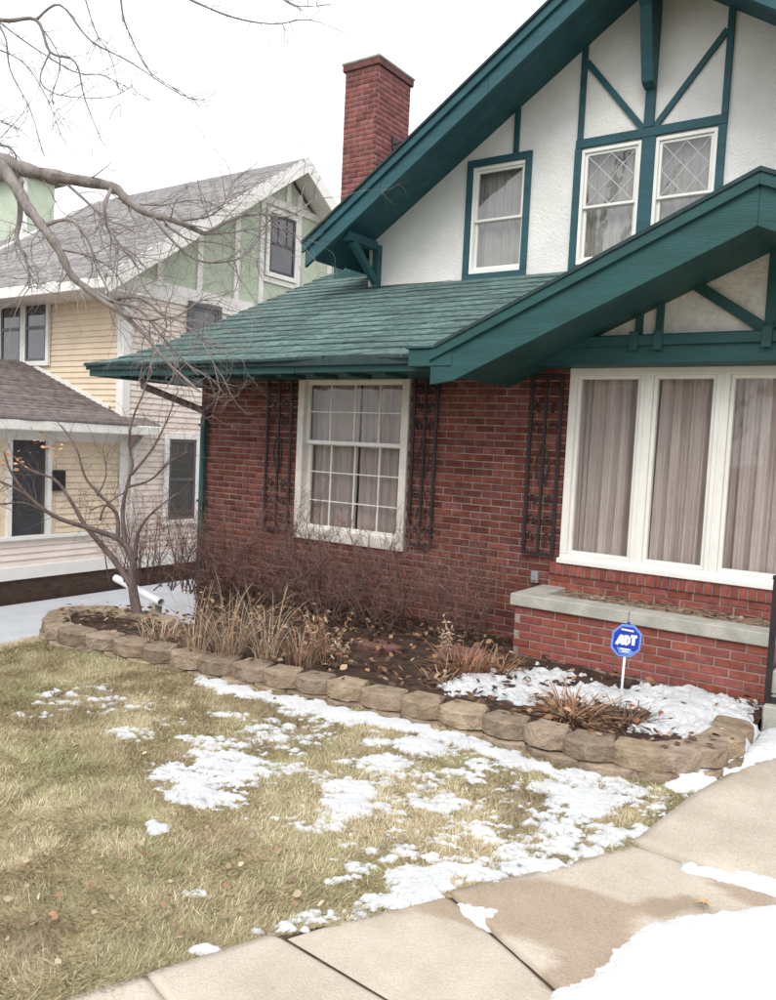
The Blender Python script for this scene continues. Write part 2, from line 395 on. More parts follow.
jt = m.build('joint_bed', M['soil'], walk)

# ================================================================== BRICK HOUSE
H = empty('brick_house', (-4, 6.76, 0), 'red brick bungalow with teal gables, white stucco upper wall and green shingles', 'house')
z = lambda v: v+ZC
WY = 6.76
CH, BL, MJ = .0677, .2065, .0105
OPEN = [(-5.87,-4.43,z(-1.07),z(.715)), (-2.78,-.835,z(-1.085),z(.73))]
WX0, WX1, WZ0, WZ1 = -7.41, .9, -.9, z(.76)
# mortar backing with the two openings
m = MB()
xs = sorted({WX0, WX1} | {o[0] for o in OPEN} | {o[1] for o in OPEN}); zs = sorted({WZ0, WZ1} | {o[2] for o in OPEN} | {o[3] for o in OPEN})
for a, b in zip(xs, xs[1:]):
    for c, d in zip(zs, zs[1:]):
        if any(o[0] <= a+1e-6 and b <= o[1]+1e-6 and o[2] <= c+1e-6 and d <= o[3]+1e-6 for o in OPEN): continue
        m.add([(a,WY+.007,c),(b,WY+.007,c),(b,WY+.007,d),(a,WY+.007,d)], [(0,1,2,3)])
for o in OPEN:   # reveals
    a, b, c, d = o; y0, y1 = WY+.007, WY+.2
    m.add([(a,y0,c),(a,y1,c),(a,y1,d),(a,y0,d)], [(0,1,2,3)]); m.add([(b,y0,c),(b,y1,c),(b,y1,d),(b,y0,d)], [(0,3,2,1)])
    m.add([(a,y0,d),(a,y1,d),(b,y1,d),(b,y0,d)], [(0,1,2,3)]); m.add([(a,y0,c),(b,y0,c),(b,y1,c),(a,y1,c)], [(0,1,2,3)])
m.add([(WX0,WY+.007,WZ0),(WX0,13,WZ0),(WX0,13,WZ1),(WX0,WY+.007,WZ1)], [(0,3,2,1)])
bm_ = m.mesh('front_wall'); wall_o = link('front_wall', bm_, M['mortar'], H)
bricks_cache = {}
def brick_mesh(L, h, d, mat):
    k = (round(L, 3), round(h, 3), round(d, 3), mat)
    if k not in bricks_cache:
        V, F = brick_geo(L, h, d); m = bpy.data.meshes.new('brick'); m.from_pydata(V, [], F); m.update(); m.materials.append(M[mat]); bricks_cache[k] = m
    return bricks_cache[k]
def brick_geo(L, h, d, b=.004):
    x, zz = L/2, h/2
    V = [(-x,d,-zz),(x,d,-zz),(x,d,zz),(-x,d,zz),(-x,b,-zz),(x,b,-zz),(x,b,zz),(-x,b,zz),(-x+b,0,-zz+b),(x-b,0,-zz+b),(x-b,0,zz-b),(-x+b,0,zz-b)]
    F = [(0,1,5,4),(1,2,6,5),(2,3,7,6),(3,0,4,7),(4,5,9,8),(5,6,10,9),(6,7,11,10),(7,4,8,11),(8,9,10,11)]
    return V, F
def bond(x0, x1, z0, z1, opens, ch=CH, bl=BL, off=0.):
    out = []; r = 0; zz = z0
    while zz+ch <= z1+.01:
        x = x0 - (bl/2 if r % 2 else 0) + off
        while x < x1:
            a, b = max(x, x0), min(x+bl, x1); segs = [(a, b)]
            for o in opens:
                if zz+ch > o[2]+.02 and zz < o[3]-.02:
                    ns = []
                    for s in segs:
                        if s[1] <= o[0] or s[0] >= o[1]: ns.append(s); continue
                        if s[0] < o[0]: ns.append((s[0], o[0]))
                        if s[1] > o[1]: ns.append((o[1], s[1]))
                    segs = ns
            for s in segs:
                if s[1]-s[0] > .045: out.append(((s[0]+s[1])/2, zz+ch/2, s[1]-s[0]-MJ))
            x += bl
        zz += ch; r += 1
    return out
B = bond(WX0, 0.1, WZ0+.0, WZ1, OPEN+[(-2.86,.2,-2,z(-1.2))])
vis = []
P = pix([(b[0], WY, b[1]) for b in B])
def is_vis(b, p): return p[0] < 785 and b[1] > .1 and not (b[0] > -2.8 and b[1] < z(-1.2)) and b[1] < z(.70)
order = sorted(range(len(B)), key=lambda i: (not is_vis(B[i], P[i]), -(B[i][0]) - .9*(B[i][1] > 1.0)))
solo = set(order[:300])
# alike lengths snap together so meshes are shared
stV, stF, stC = [], [], []
for i, (x, zz, L) in enumerate(B):
    L = round(L/.012)*.012 if L < BL-MJ-.004 else round(BL-MJ, 3)
    dy = random.gauss(0, .0012)
    if i in solo:
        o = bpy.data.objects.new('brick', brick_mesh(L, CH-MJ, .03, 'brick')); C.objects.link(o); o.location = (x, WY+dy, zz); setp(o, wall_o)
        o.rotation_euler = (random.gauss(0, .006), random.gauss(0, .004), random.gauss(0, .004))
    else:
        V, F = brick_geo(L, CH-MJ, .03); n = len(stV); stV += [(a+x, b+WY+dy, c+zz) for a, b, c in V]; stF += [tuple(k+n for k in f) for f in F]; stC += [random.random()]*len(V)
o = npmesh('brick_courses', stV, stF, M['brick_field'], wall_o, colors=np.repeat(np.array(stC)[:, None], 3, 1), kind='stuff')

# ---- planter below the picture window
PY = 6.145
pl = MB(); pl.box(-2.885, -.93, PY+.007, PY+.2, -.1, z(-1.29)); pl.box(-2.885, -2.70, PY+.1, WY+.0, -.1, z(-1.29)); pl.box(-2.69, -.93, PY+.21, WY+.005, -.05, z(-1.245))
plo = pl.build('planter', M['mortar'], H)
for (x, zz, L) in bond(-2.895, -.92, z(-1.29)-6*CH-.002, z(-1.29), [], off=.05):
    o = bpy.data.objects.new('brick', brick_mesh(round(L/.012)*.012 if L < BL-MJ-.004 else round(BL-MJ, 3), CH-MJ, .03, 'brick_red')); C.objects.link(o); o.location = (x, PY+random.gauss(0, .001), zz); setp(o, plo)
for (y, zz, L) in bond(PY+.03, WY-.01, z(-1.29)-6*CH-.002, z(-1.29), [], off=.02):
    o = bpy.data.objects.new('brick', brick_mesh(round(L/.012)*.012, CH-MJ, .03, 'brick_red')); C.objects.link(o); o.location = (-2.893, y, zz); o.rotation_euler = (0, 0, -math.pi/2); setp(o, plo)
# limestone cap in lengths
for a, b in ((-2.925,-1.93),(-1.926,-.915)):
    c = MB(); c.box(a, b, PY-.03, PY+.19, z(-1.288), z(-1.19)); c.build('cap', M['limestone'], plo, bevel=.006)
c = MB(); c.box(-2.92, -2.70, PY+.193, WY-.003, z(-1.288), z(-1.19)); c.build('cap', M['limestone'], plo, bevel=.006)
# rowlock sill course + the plain course below the picture window
sillz = z(-.972)
x = -2.86; sill = empty('window_sill', (-1.8, WY, sillz)); setp(sill, H)
while x < -.75:
    o = bpy.data.objects.new('brick', brick_mesh(.054, .102, .10, 'brick_red')); C.objects.link(o); o.location = (x+.03, WY-.028+random.gauss(0, .001), sillz-.055); setp(o, sill); x += .066
c = MB(); c.box(-2.86, -.75, WY-.018, WY+.06, sillz-.108, sillz-.004); c.build('mortar_bed', M['mortar'], sill)
for r, zz in ((0, sillz-.145), (1, sillz-.21)):
    x = -2.86 - (.1 if r else 0)
    while x < -.8:
        a, b = max(x, -2.86), x+BL
        if b-a > .05:
            o = bpy.data.objects.new('brick', brick_mesh(round((b-a-MJ)/.012)*.012, CH-MJ, .08, 'brick_red')); C.objects.link(o); o.location = ((a+b)/2, WY-.012, zz); setp(o, sill)
        x += BL
c = MB(); c.box(-2.86, -.75, WY-.004, WY+.05, sillz-.25, sillz-.109); c.build('mortar_bed', M['mortar'], sill)

# ---- windows
def frame_rect(m, x0, x1, z0, z1, wd, y0, y1, bot=None):
    b = bot or wd
    m.box(x0, x1, y0, y1, z1-wd, z1); m.box(x0, x1, y0, y1, z0, z0+b)
    m.box(x0, x0+wd, y0, y1, z0+b, z1-wd); m.box(x1-wd, x1, y0, y1, z0+b, z1-wd)
def pane(parent, x0, x1, z0, z1, y, mat='glass'):
    m = MB(); m.box(x0, x1, y, y+.005, z0, z1); return m.build('pane', M[mat], parent)
def room(parent, x0, x1, z0, z1, y0, y1, mat):
    V = [(x0,y0,z0),(x1,y0,z0),(x1,y1,z0),(x0,y1,z0),(x0,y0,z1),(x1,y0,z1),(x1,y1,z1),(x0,y1,z1)]
    me = bpy.data.meshes.new('room_lining'); me.from_pydata(V, [], [(0,1,2,3),(4,7,6,5),(1,5,6,2),(2,6,7,3),(3,7,4,0)]); me.update()
    return link('room_lining', me, M[mat], parent)
def curtain(x0, x1, z0, z1, y, mat, label, group=None, folds=9, amp=.03, seed=0, gather=0.):
    n = int((x1-x0)*160); R = random.Random(seed); ph = [R.uniform(0, 6.3) for _ in range(5)]
    rows = 10; V = []; F = []
    for j in range(rows+1):
        t = j/rows
        for i in range(n+1):
            u = i/n; xx = x0+(x1-x0)*u
            f = math.sin(u*folds*6.283+ph[0]+.25*math.sin(t*3+ph[1]+u*9))*.6+.4*math.sin(u*folds*2.3*6.283+ph[2]+t*.5)+.5*math.sin(u*folds*.37*6.283+ph[3])
            V.append((xx+gather*math.sin(t*2.5+ph[4])*.02, y+f*amp*(.55+.45*t), z1+(z0-z1)*t))
    for j in range(rows):
        for i in range(n): a = j*(n+1)+i; F.append((a, a+1, a+n+2, a+n+1))
    o = npmesh('curtain', V, F, M[mat], smooth=True); return tag(o, label, 'curtain', group)

# window with the many small panes
w1 = empty('sash_window', (-5.15, WY, z(-1.07))); setp(w1, H)
m = MB(); frame_rect(m, -5.87, -4.43, z(-1.07), z(.715), .085, WY-.025, WY+.10, .11); m.build('casing', M['white_old'], w1, bevel=.004)
x0, x1, z0_, z1_ = -5.785, -4.515, z(-.96), z(.63)
zm = z(-.02)
m = MB(); frame_rect(m, x0, x1, zm-.02, z1_, .04, WY+.03, WY+.07); m.build('upper_sash', M['white'], w1, bevel=.003)
m = MB(); frame_rect(m, x0, x1, z0_, zm+.015, .045, WY+.072, WY+.11); m.build('lower_sash', M['white'], w1, bevel=.003)
for k in range(1, 4):
    xx = x0+(x1-x0)*k/4
    m = MB(); m.box(xx-.006, xx+.006, WY+.045, WY+.06, zm+.02, z1_-.04); m.build('muntin', M['white'], w1)
    m = MB(); m.box(xx-.006, xx+.006, WY+.085, WY+.10, z0_+.045, zm-.03); m.build('muntin', M['white'], w1)
for zz, ya in ((z(.305), .046), (z(-.34), .086), (z(-.65), .086)):
    m = MB(); m.box(x0+.04, x1-.04, WY+ya+.001, WY+ya+.013, zz-.0055, zz+.0055); m.build('muntin', M['white'], w1)
pane(w1, x0+.04, x1-.04, zm+.02, z1_-.04, WY+.053); pane(w1, x0+.045, x1-.045, z0_+.045, zm-.03, WY+.093)
room(w1, -5.87, -4.43, z(-1.07), z(.715), WY+.2, WY+1.4, 'room')
curtain(-5.8, -5.16, z(-1.0), z(.64), WY+.16, 'sheer', 'grey sheer curtain hanging behind the small-paned window, half nearer the drainpipe', folds=6, amp=.028, seed=2)
curtain(-5.14, -4.5, z(-1.0), z(.64), WY+.16, 'sheer', 'grey sheer curtain behind the small-paned window, half nearer the picture window', folds=6, amp=.028, seed=3)

# picture window of three lights
pw = empty('picture_window', (-1.8, WY, sillz)); setp(pw, H)
m = MB(); frame_rect(m, -2.775, -.84, z(-.968), z(.725), .062, WY-.02, WY+.1, .075); m.build('casing', M['white'], pw, bevel=.005)
m = MB(); m.box(-2.79, -.825, WY-.045, WY-.0, z(-.975), z(-.93)); m.build('sill_nose', M['white'], pw, bevel=.004)
mul = [-2.775+.062, -2.106, -1.509, -.84-.062]
for xx in mul[1:3]:
    m = MB(); m.box(xx-.05, xx+.05, WY-.012, WY+.09, z(-.893), z(.663)); m.box(xx-.012, xx+.012, WY-.018, WY-.011, z(-.893), z(.663)); m.build('mullion', M['white'], pw, bevel=.003)
pg = 'greige curtains behind the picture window'
clab = ['greige pleated curtain behind the picture window light beside the iron shutter', 'greige pleated curtain behind the middle light of the picture window', 'greige pleated curtain behind the picture window light beside the porch railing']
for k in range(3):
    a = mul[k]+(.05 if k else 0)+.001; b = mul[k+1]-(.05 if k < 2 else 0)-.001
    m = MB(); frame_rect(m, a, b, z(-.892), z(.662), .03, WY+.015, WY+.07); m.build('sash', M['white'], pw, bevel=.003)
    pane(pw, a+.028, b-.028, z(-.864), z(.634), WY+.04)
    curtain(a-.02, b+.02, z(-.95), z(.66), WY+.15, 'curtain', clab[k], folds=[4,4.5,4][k], amp=.055, seed=20+k)
room(pw, -2.78, -.835, z(-1.0), z(.73), WY+.2, WY+1.6, 'room')

# ---- wrought iron shutters
def shutter(x0, x1, zb, zt, seed):
    s = empty('iron_shutter', ((x0+x1)/2, WY, zb)); setp(s, H)
    y = WY-.035; r = .013
    def bar(p, q, n='bar', wd=.026): m = MB(); m.beam(p, q, wd, .016, (0, 1, 0)); m.build(n, M['iron'], s)
    for xx in (x0, x1): bar((xx, y, zb), (xx, y, zt), wd=.03)
    xc = (x0+x1)/2; bar((xc, y, zb+.02), (xc, y, zt-.02), wd=.024)
    for zz in (zb+.012, zt-.012): bar((x0-.014, y+.001, zz), (x1+.014, y+.001, zz), 'rail')
    h = zt-zb; hw = (x1-x0)/2
    # scrolls between the bars
    for zz in (zb+.09*h, zb+.19*h, zb+.30*h, zb+.70*h, zb+.81*h, zb+.91*h):
        for sg in (-1, 1):
            pts = []
            for k in range(15):
                a = k/14*5.2; rr = .052*(1-k/19)
                pts.append((xc+sg*(hw*.52+rr*math.cos(a)*.9), y, zz+rr*math.sin(a)*1.25))
            m = MB(); m.tube(pts, .0085, 5); m.build('scroll', M['iron'], s)
    for sg in (-1, 1):     # pointed oval in the middle
        pts = [(xc+sg*.062*math.sin(math.pi*k/14), y-.004, zb+h*(.38+.24*k/14)) for k in range(15)]
        m = MB(); m.tube(pts, .009, 5); m.build('oval_bar', M['iron'], s)
    for zz in (zb+.1, zt-.1):
        m = MB(); m.box(x0-.008, x0+.008, y+.008, WY+.004, zz-.01, zz+.01); m.box(x1-.008, x1+.008, y+.008, WY+.004, zz-.01, zz+.01); m.build('mounting_tab', M['iron'], s)
shutter(-6.30, -5.95, z(-1.02), z(.685), 1); shutter(-4.36, -4.10, z(-.99), z(.67), 2); shutter(-3.115, -2.835, z(-.93), z(.668), 3)

# outlet box on the wall
m = MB(); m.box(-3.02, -2.955, WY-.05, WY-.002, z(-1.185), z(-1.075)); ob = m.build('outlet_box', M['metal'], H, bevel=.006)
m = MB(); m.box(-3.015, -2.96, WY-.062, WY-.051, z(-1.16), z(-1.10)); m.build('cover', M['metal'], ob, bevel=.004)

# ---- eave, soffit and green roof
EY, EZ, SL = 5.90, z(.78), .475
for xa, xb in ((-8.38,-6.905),(-6.9,-5.205),(-5.2,-3.66)): m = MB(); m.box(xa, xb, EY+random.uniform(-.002,.002), EY+.035, z(.625)+random.uniform(-.003,.003), EZ); m.build('fascia', M['teal'], H, bevel=.004)
m = MB(); m.box(-8.39, -3.66, EY-.012, EY+.03, EZ-.045, EZ-.008); m.build('fascia_trim', M['teal'], H, bevel=.003)
m = MB(); m.box(-8.38, -8.345, EY+.037, 9.3, z(.625), EZ); m.build('fascia', M['teal'], H, bevel=.004)
m = MB(); m.box(-8.34, -3.4, EY+.037, WY+.004, z(.64), z(.665)); m.box(-8.34, WX0-.003, WY+.005, 9.3, z(.64), z(.665)); m.build('soffit', M['teal'], H)
k = 0
xx = -7.9
while xx < -3.8:
    m = MB(); m.prism([(EY+.05, z(.60)), (EY+.42, z(.60)), (EY+.42, z(.639)), (EY+.05, z(.639))], 'x', xx-.028, xx+.028); m.build('rafter_tail', M['teal'], H, bevel=.003); xx += .41
# left outline of the roof follows the swept hip
def left_x(y): return float(np.interp(y, [5.85, 6.0, 6.3, 6.9, 7.7, 9.2], [-8.42, -7.98, -7.80, -7.68, -7.64, -7.6]))
def right_x(y): return -1.17+(.78+SL*(y-5.9)-1.865)/.444
def gz(y): return z(.78)+SL*(y-5.9)
roof = empty('lower_roof', (-5.5, 7, EZ)); setp(roof, H)
# deck
m = MB(); ys = [5.86,6.0,6.15,6.3,6.6,6.9,7.3,7.7,8.29]
L_ = [(left_x(y), y, gz(y)-.01) for y in ys]; R_ = [(right_x(y)+.02, y, gz(y)-.01) for y in ys]
L2 = [(a, b, c-.06) for a, b, c in L_]; R2 = [(a, b, c-.06) for a, b, c in R_]
n = len(ys)
m.add(L_+R_+L2+R2, [(i, n+i, n+i+1, i+1) for i in range(n-1)]+[(2*n+i, 2*n+i+1, 3*n+i+1, 3*n+i) for i in range(n-1)]+[(0, 2*n, 3*n, n)]+[(i, i+1, 2*n+i+1, 2*n+i) for i in range(n-1)])
m.build('deck', M['shingle_edge'], roof)
m = MB(); yy = [8.29, 8.7, 9.3]
L_ = [(left_x(y), y, gz(y)-.01) for y in yy]; R_ = [(-6.16, y, gz(y)-.01) for y in yy]
m.add(L_+R_, [(i, 3+i, 4+i, i+1) for i in range(2)]); m.build('deck', M['shingle_edge'], roof)
# side slope down to the side eave (faces the driveway)
m = MB(); L_ = [(left_x(y), y, gz(y)-.012) for y in ys+[9.3]]; E_ = [(-8.40, y, EZ) for y in ys+[9.3]]
n = len(L_); m.add(L_+E_, [(i, i+1, n+i+1, n+i) for i in range(n-1)]); m.build('side_slope', M['shingle_green'], roof)
# shingle courses, wavy butt edges
NC = 20; s0, s1 = 5.84, 9.28; dy = (s1-s0)/NC
for c_ in range(NC):
    ya = s0+c_*dy; yb = ya+dy*1.18
    xl = left_x(ya+.02)-.02; xr = right_x(ya)+.03 if ya < 8.2 else -6.16
    if ya < 8.28 < ya+dy: pass
    nn = int((xr-xl)/.07)+2; X_ = np.linspace(xl, xr, nn)
    wv = .045*(fbm(X_*1.4+c_*7.3, X_*0+c_*3.1, 40, 3)-.5)*2+.010*(np.repeat(rng.random((nn+2)//3+1), 3)[:nn]-.5)
    lift = .006+.018*fbm(X_*2.2+c_*11, X_*0+3.3, 41, 2)
    xlb = left_x(min(yb, 9.28)); xrb = right_x(yb)+.03 if yb < 8.25 else max(right_x(min(yb, 8.25)), -6.16) if ya < 8.28 else -6.16
    Xb = np.linspace(xlb, xrb, nn)
    yb_ = min(yb, 8.295) if (ya < 8.28 and xr > -6) else yb
    V, F, Cc, MI = [], [], [], []
    tb = xl-random.uniform(0, .3)
    while tb < xr:
        t1 = tb+.305; a_, b_ = max(tb, xl), min(t1, xr)
        if b_-a_ > .03:
            q = np.linspace(a_+.003, b_-.003, 4); wq = np.interp(q, X_, wv)+random.uniform(-.004, .004); lq = np.interp(q, X_, lift)+random.uniform(-.003, .004); yq = ya+wq
            qb = xlb+(q-xl)/(xr-xl)*(xrb-xlb); n0 = len(V)
            for k in range(4): V += [(q[k], yq[k]+.004, gz(yq[k])-.012), (q[k], yq[k], gz(yq[k])+lq[k]+.004), (qb[k], yb_, gz(yb_)+.004)]
            Cc += [random.random()]*12
            for k in range(3):
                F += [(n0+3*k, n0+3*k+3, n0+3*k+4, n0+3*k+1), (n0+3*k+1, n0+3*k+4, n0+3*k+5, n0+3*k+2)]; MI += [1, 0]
        tb = t1
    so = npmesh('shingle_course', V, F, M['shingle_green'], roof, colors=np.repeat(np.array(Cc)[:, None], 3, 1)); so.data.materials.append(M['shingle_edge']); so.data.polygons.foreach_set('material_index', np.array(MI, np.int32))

# ---- chimney
ch = empty('chimney', (-6.95, 9.3, z(2.2))); setp(ch, H)
cx0, cx1, cy0, cy1, cz0, cz1 = -7.235, -6.68, 9.02, 9.82, z(1.9), z(5.12)
m = MB(); m.box(cx0+.006, cx1-.006, cy0+.006, cy1-.006, cz0, cz1); m.build('mortar_core', M['mortar'], ch)
V_, F_, C_ = [], [], []
def addb(x, y, zz, L, rz):
    V, F = brick_geo(L, CH-.009, .03, .003); n = len(V_); r = random.random(); c, s = math.cos(rz), math.sin(rz)
    for a, b, d in V: V_.append((x+a*c-b*s, y+a*s+b*c, zz+d)); C_.append(r)
    for f in F: F_.append(tuple(k+n for k in f))
for (x, zz, L) in bond(cx0, cx1, cz0, cz1-.1, [], bl=.2): addb(x, cy0, zz, L, 0); addb(x, cy1, zz, L, math.pi)
for (y, zz, L) in bond(cy0, cy1, cz0, cz1-.1, [], bl=.2, off=.05): addb(cx1, y, zz, L, math.pi/2); addb(cx0, y, zz, L, -math.pi/2)
npmesh('brick_courses', V_, F_, M['brick_chim'], ch, colors=np.repeat(np.array(C_)[:, None], 3, 1), kind='stuff')
m = MB(); m.box(cx0-.03, cx1+.03, cy0-.03, cy1+.03, cz1-.09, cz1-.01); m.build('corbel', M['brick_chim'], ch, bevel=.008)
m = MB(); m.box(cx0-.045, cx1+.045, cy0-.045, cy1+.045, cz1-.008, cz1+.035); m.build('cap', M['limestone'], ch, bevel=.015)
m = MB(); m.box(cx0-.02, cx1+.2, cy0-.05, cy0-.005, cz0, z(2.42)); m.box(cx1+.005, cx1+.5, cy0-.048, cy0+.6, cz0, z(2.30)); m.build('flashing', M['teal'], ch)
m = MB(); m.tube([(cx1+.003, 9.45, z(4.12)), (cx1+.05, 9.45, z(4.12)), (cx1+.12, 9.5, z(4.16))], .012, 5); m.box(cx1+.001, cx1+.02, 9.40, 9.50, z(4.05), z(4.22)); m.build('iron_hook', M['iron'], ch)

# ---- main upper gable
AX, AZ, MS = -2.72, z(4.82), .656
GW = 8.30
def mt(x, off=0.): return AZ-off-MS*abs(x-AX)
m = MB(); m.prism([(-6.155, z(1.5)), (.715, z(1.5)), (.715, mt(.715, .1)), (AX, mt(AX, .1)), (-6.155, mt(-6.155, .1))], 'y', GW, GW+.15)
UO = [(-4.72,-4.05,z(1.975),z(3.16)), (-3.43,-2.80,z(1.975),z(3.155)), (-2.66,-2.07,z(1.975),z(3.155))]
# wall built around the openings
def wall_with_holes(poly_top, x0, x1, zb, opens, y0, y1):
    m = MB(); xs = sorted({x0, x1, AX} | {o[0] for o in opens} | {o[1] for o in opens})
    for a, b in zip(xs, xs[1:]):
        ta, tb = poly_top(a), poly_top(b)
        o = [q for q in opens if q[0] <= a+1e-6 and b <= q[1]+1e-6]
        if o:
            q = o[0]; m.prism([(a, zb), (b, zb), (b, q[2]), (a, q[2])], 'y', y0, y1); m.prism([(a, q[3]), (b, q[3]), (b, tb), (a, ta)], 'y', y0, y1)
        else: m.prism([(a, zb), (b, zb), (b, tb), (a, ta)], 'y', y0, y1)
    return m
wall_with_holes(lambda x: mt(x, .1), -6.155, .715, z(1.5), UO, GW, GW+.12).build('upper_wall', M['stucco'], H)
m = MB(); m.box(-6.155, -6.0, GW+.121, 13.5, z(1.5), z(2.45)); m.build('side_wall', M['stucco'], H)
# roof slab
m = MB()
for sg in (-1, 1):
    xe = AX+sg*3.83
    m.prism([(AX, mt(AX)), (xe, mt(xe)), (xe, mt(xe, .10)), (AX, mt(AX, .10))], 'y', 7.565, 13.5)
m.build('upper_roof', M['teal_upper'], H)
for sg in (-1, 1):
    xe = AX+sg*3.81
    cut = [0, 1.45, 2.75, 3.81]
    for u0_, u1_ in zip(cut, cut[1:]):
        xa, xb = AX+sg*(u0_+(.002 if u0_ else 0)), AX+sg*u1_; m = MB(); m.prism([(xa, mt(xa, .035)), (xb, mt(xb, .035)), (xb, mt(xb, .27)), (xa, mt(xa, .27))], 'y', 7.52+random.uniform(-.003, .003), 7.562); m.build('rake_board', M['teal_upper'], H, bevel=.004)
    xe = AX+sg*3.84
    m = MB(); m.prism([(AX, mt(AX, -.015)), (xe, mt(xe, -.015)), (xe, mt(xe, .085)), (AX, mt(AX, .085))], 'y', 7.485, 7.518); m.build('rake_trim', M['teal_upper'], H, bevel=.003)
    m = MB(); m.prism([(AX, mt(AX, -.045)), (xe, mt(xe, -.045)), (xe, mt(xe, -.017)), (AX, mt(AX, -.017))], 'y', 7.46, 13.5); m.build('roof_covering', M['shingle_edge'], H)
    m = MB(); m.prism([(AX, mt(AX, .102)), (xe, mt(xe, .102)), (xe, mt(xe, .125)), (AX, mt(AX, .125))], 'y', 7.565, GW-.002); m.build('soffit', M['teal_upper'], H)
# half timbering (2.5 cm proud)
def timber(p, q, wd, name='timber', th=.03): m = MB(); m.beam((p[0], GW-th/2-.001, p[1]), (q[0], GW-th/2-.001, q[1]), wd, th, (0, 1, 0)); return m.build(name, M['teal_upper'], H, bevel=.003)
HZ = z(3.20)
timber((-3.50, HZ+.02), (-1.99, HZ+.02), .09, th=.034)                      # header
timber((-3.47, z(1.9)), (-3.47, HZ-.026), .075); timber((-2.03, z(1.9)), (-2.03, HZ-.026), .075)
timber((-2.73, z(1.9)), (-2.73, HZ-.026), .14)
timber((-3.46, HZ+.066), (-3.46, mt(-3.46, .12)), .062); timber((-2.02, HZ+.066), (-2.02, mt(-2.02, .12)), .062)
timber((-2.74, HZ+.066), (-2.74, mt(-2.74, .12)), .10, th=.04)
timber((-2.80, HZ+.066), (-3.43, z(4.05)), .062, th=.027); timber((-2.68, HZ+.066), (-2.05, z(4.05)), .062, th=.027)
timber((-4.20, z(3.25)), (-4.20, mt(-4.2, .12)), .062)
m = MB(); frame_rect(m, -4.80, -4.0, z(1.9), z(3.25), .075, GW-.031, GW-.001); m.build('timber', M['teal_upper'], H, bevel=.003)
# king post bracket below the ridge
kb = MB(); kb.prism([(GW-.045, z(3.62)), (GW-.045, mt(AX, .14)), (7.6, mt(AX, .14)), (7.6, z(4.42)), (7.95, z(4.3)), (GW-.16, z(3.66))], 'x', -2.80, -2.68); kb.build('ridge_bracket', M['teal_upper'], H, bevel=.006)
# knee brackets at the rake feet
for bx in (-6.0, .56):
    t = MB(); t.beam((bx, GW-.045, z(1.9)), (bx, GW-.045, z(2.42)), .09, .085, (1, 0, 0)); t.beam((bx, GW-.1, z(2.40)), (bx, 7.62, z(2.40)), .10, .085, (1, 0, 0)); t.beam((bx, GW-.08, z(1.98)), (bx, 7.74, z(2.36)), .085, .075, (1, 0, 0)); t.build('knee_bracket', M['teal_upper'], H, bevel=.004)

# upper windows
def upwin(x0, x1, z0, z1, leaded):
    wn = empty('upper_window', ((x0+x1)/2, GW, z0)); setp(wn, H)
    y0 = GW-.02
    m = MB(); frame_rect(m, x0, x1, z0, z1, .035, y0, GW+.1, .05); m.build('casing', M['white'], wn, bevel=.003)
    zm = z0+(z1-z0)*.505
    m = MB(); frame_rect(m, x0+.036, x1-.036, zm-.018, z1-.036, .028, y0+.02, y0+.05); m.build('upper_sash', M['white'], wn, bevel=.003)
    m = MB(); frame_rect(m, x0+.036, x1-.036, z0+.051, zm+.01, .03, y0+.052, y0+.085); m.build('lower_sash', M['white'], wn, bevel=.003)
    pane(wn, x0+.06, x1-.06, zm, z1-.06, y0+.035, 'glass2'); pane(wn, x0+.06, x1-.06, z0+.075, zm-.02, y0+.068, 'glass2')
    if leaded:
        a, b, c, d = x0+.066, x1-.066, zm+.012, z1-.066; k = 3
        # diamond leading inside the upper sash
        dx = (b-a)/2; mm = []
        for j in range(-3, 5):
            for sg in (1, -1):
                pts = []
                for t in np.linspace(0, 1, 60):
                    zz = c+(d-c)*t; xx = a+j*dx+sg*(zz-c)*(dx/((d-c)/2))
                    if a <= xx <= b: pts.append((xx, zz))
                if len(pts) > 5:
                    m = MB(); m.beam((pts[0][0], y0+.028+.002*sg, pts[0][1]), (pts[-1][0], y0+.028+.002*sg, pts[-1][1]), .0075, .003, (0, 1, 0)); m.build('lead_came', M['came'], wn)
    room(wn, x0, x1, z0, z1, GW+.12, GW+1., 'room')
    return wn
for k, o in enumerate(UO): upwin(*o, leaded=(k > 0))
lb = ['pale curtain behind the single upper window with teal casing', 'pale curtain behind the leaded upper window beside the left teal stud', 'pale curtain behind the leaded upper window under the right diagonal timber']
lb = ['pale curtain behind the single upper window without leaded diamonds', 'pale curtain behind the leaded upper window nearer the chimney', 'pale curtain behind the leaded upper window farther from the chimney']
for k, o in enumerate(UO): curtain(o[0]-.02, o[1]+.02, o[2], o[3], GW+.125, 'blind', lb[k], folds=6, amp=.02, seed=50+k)

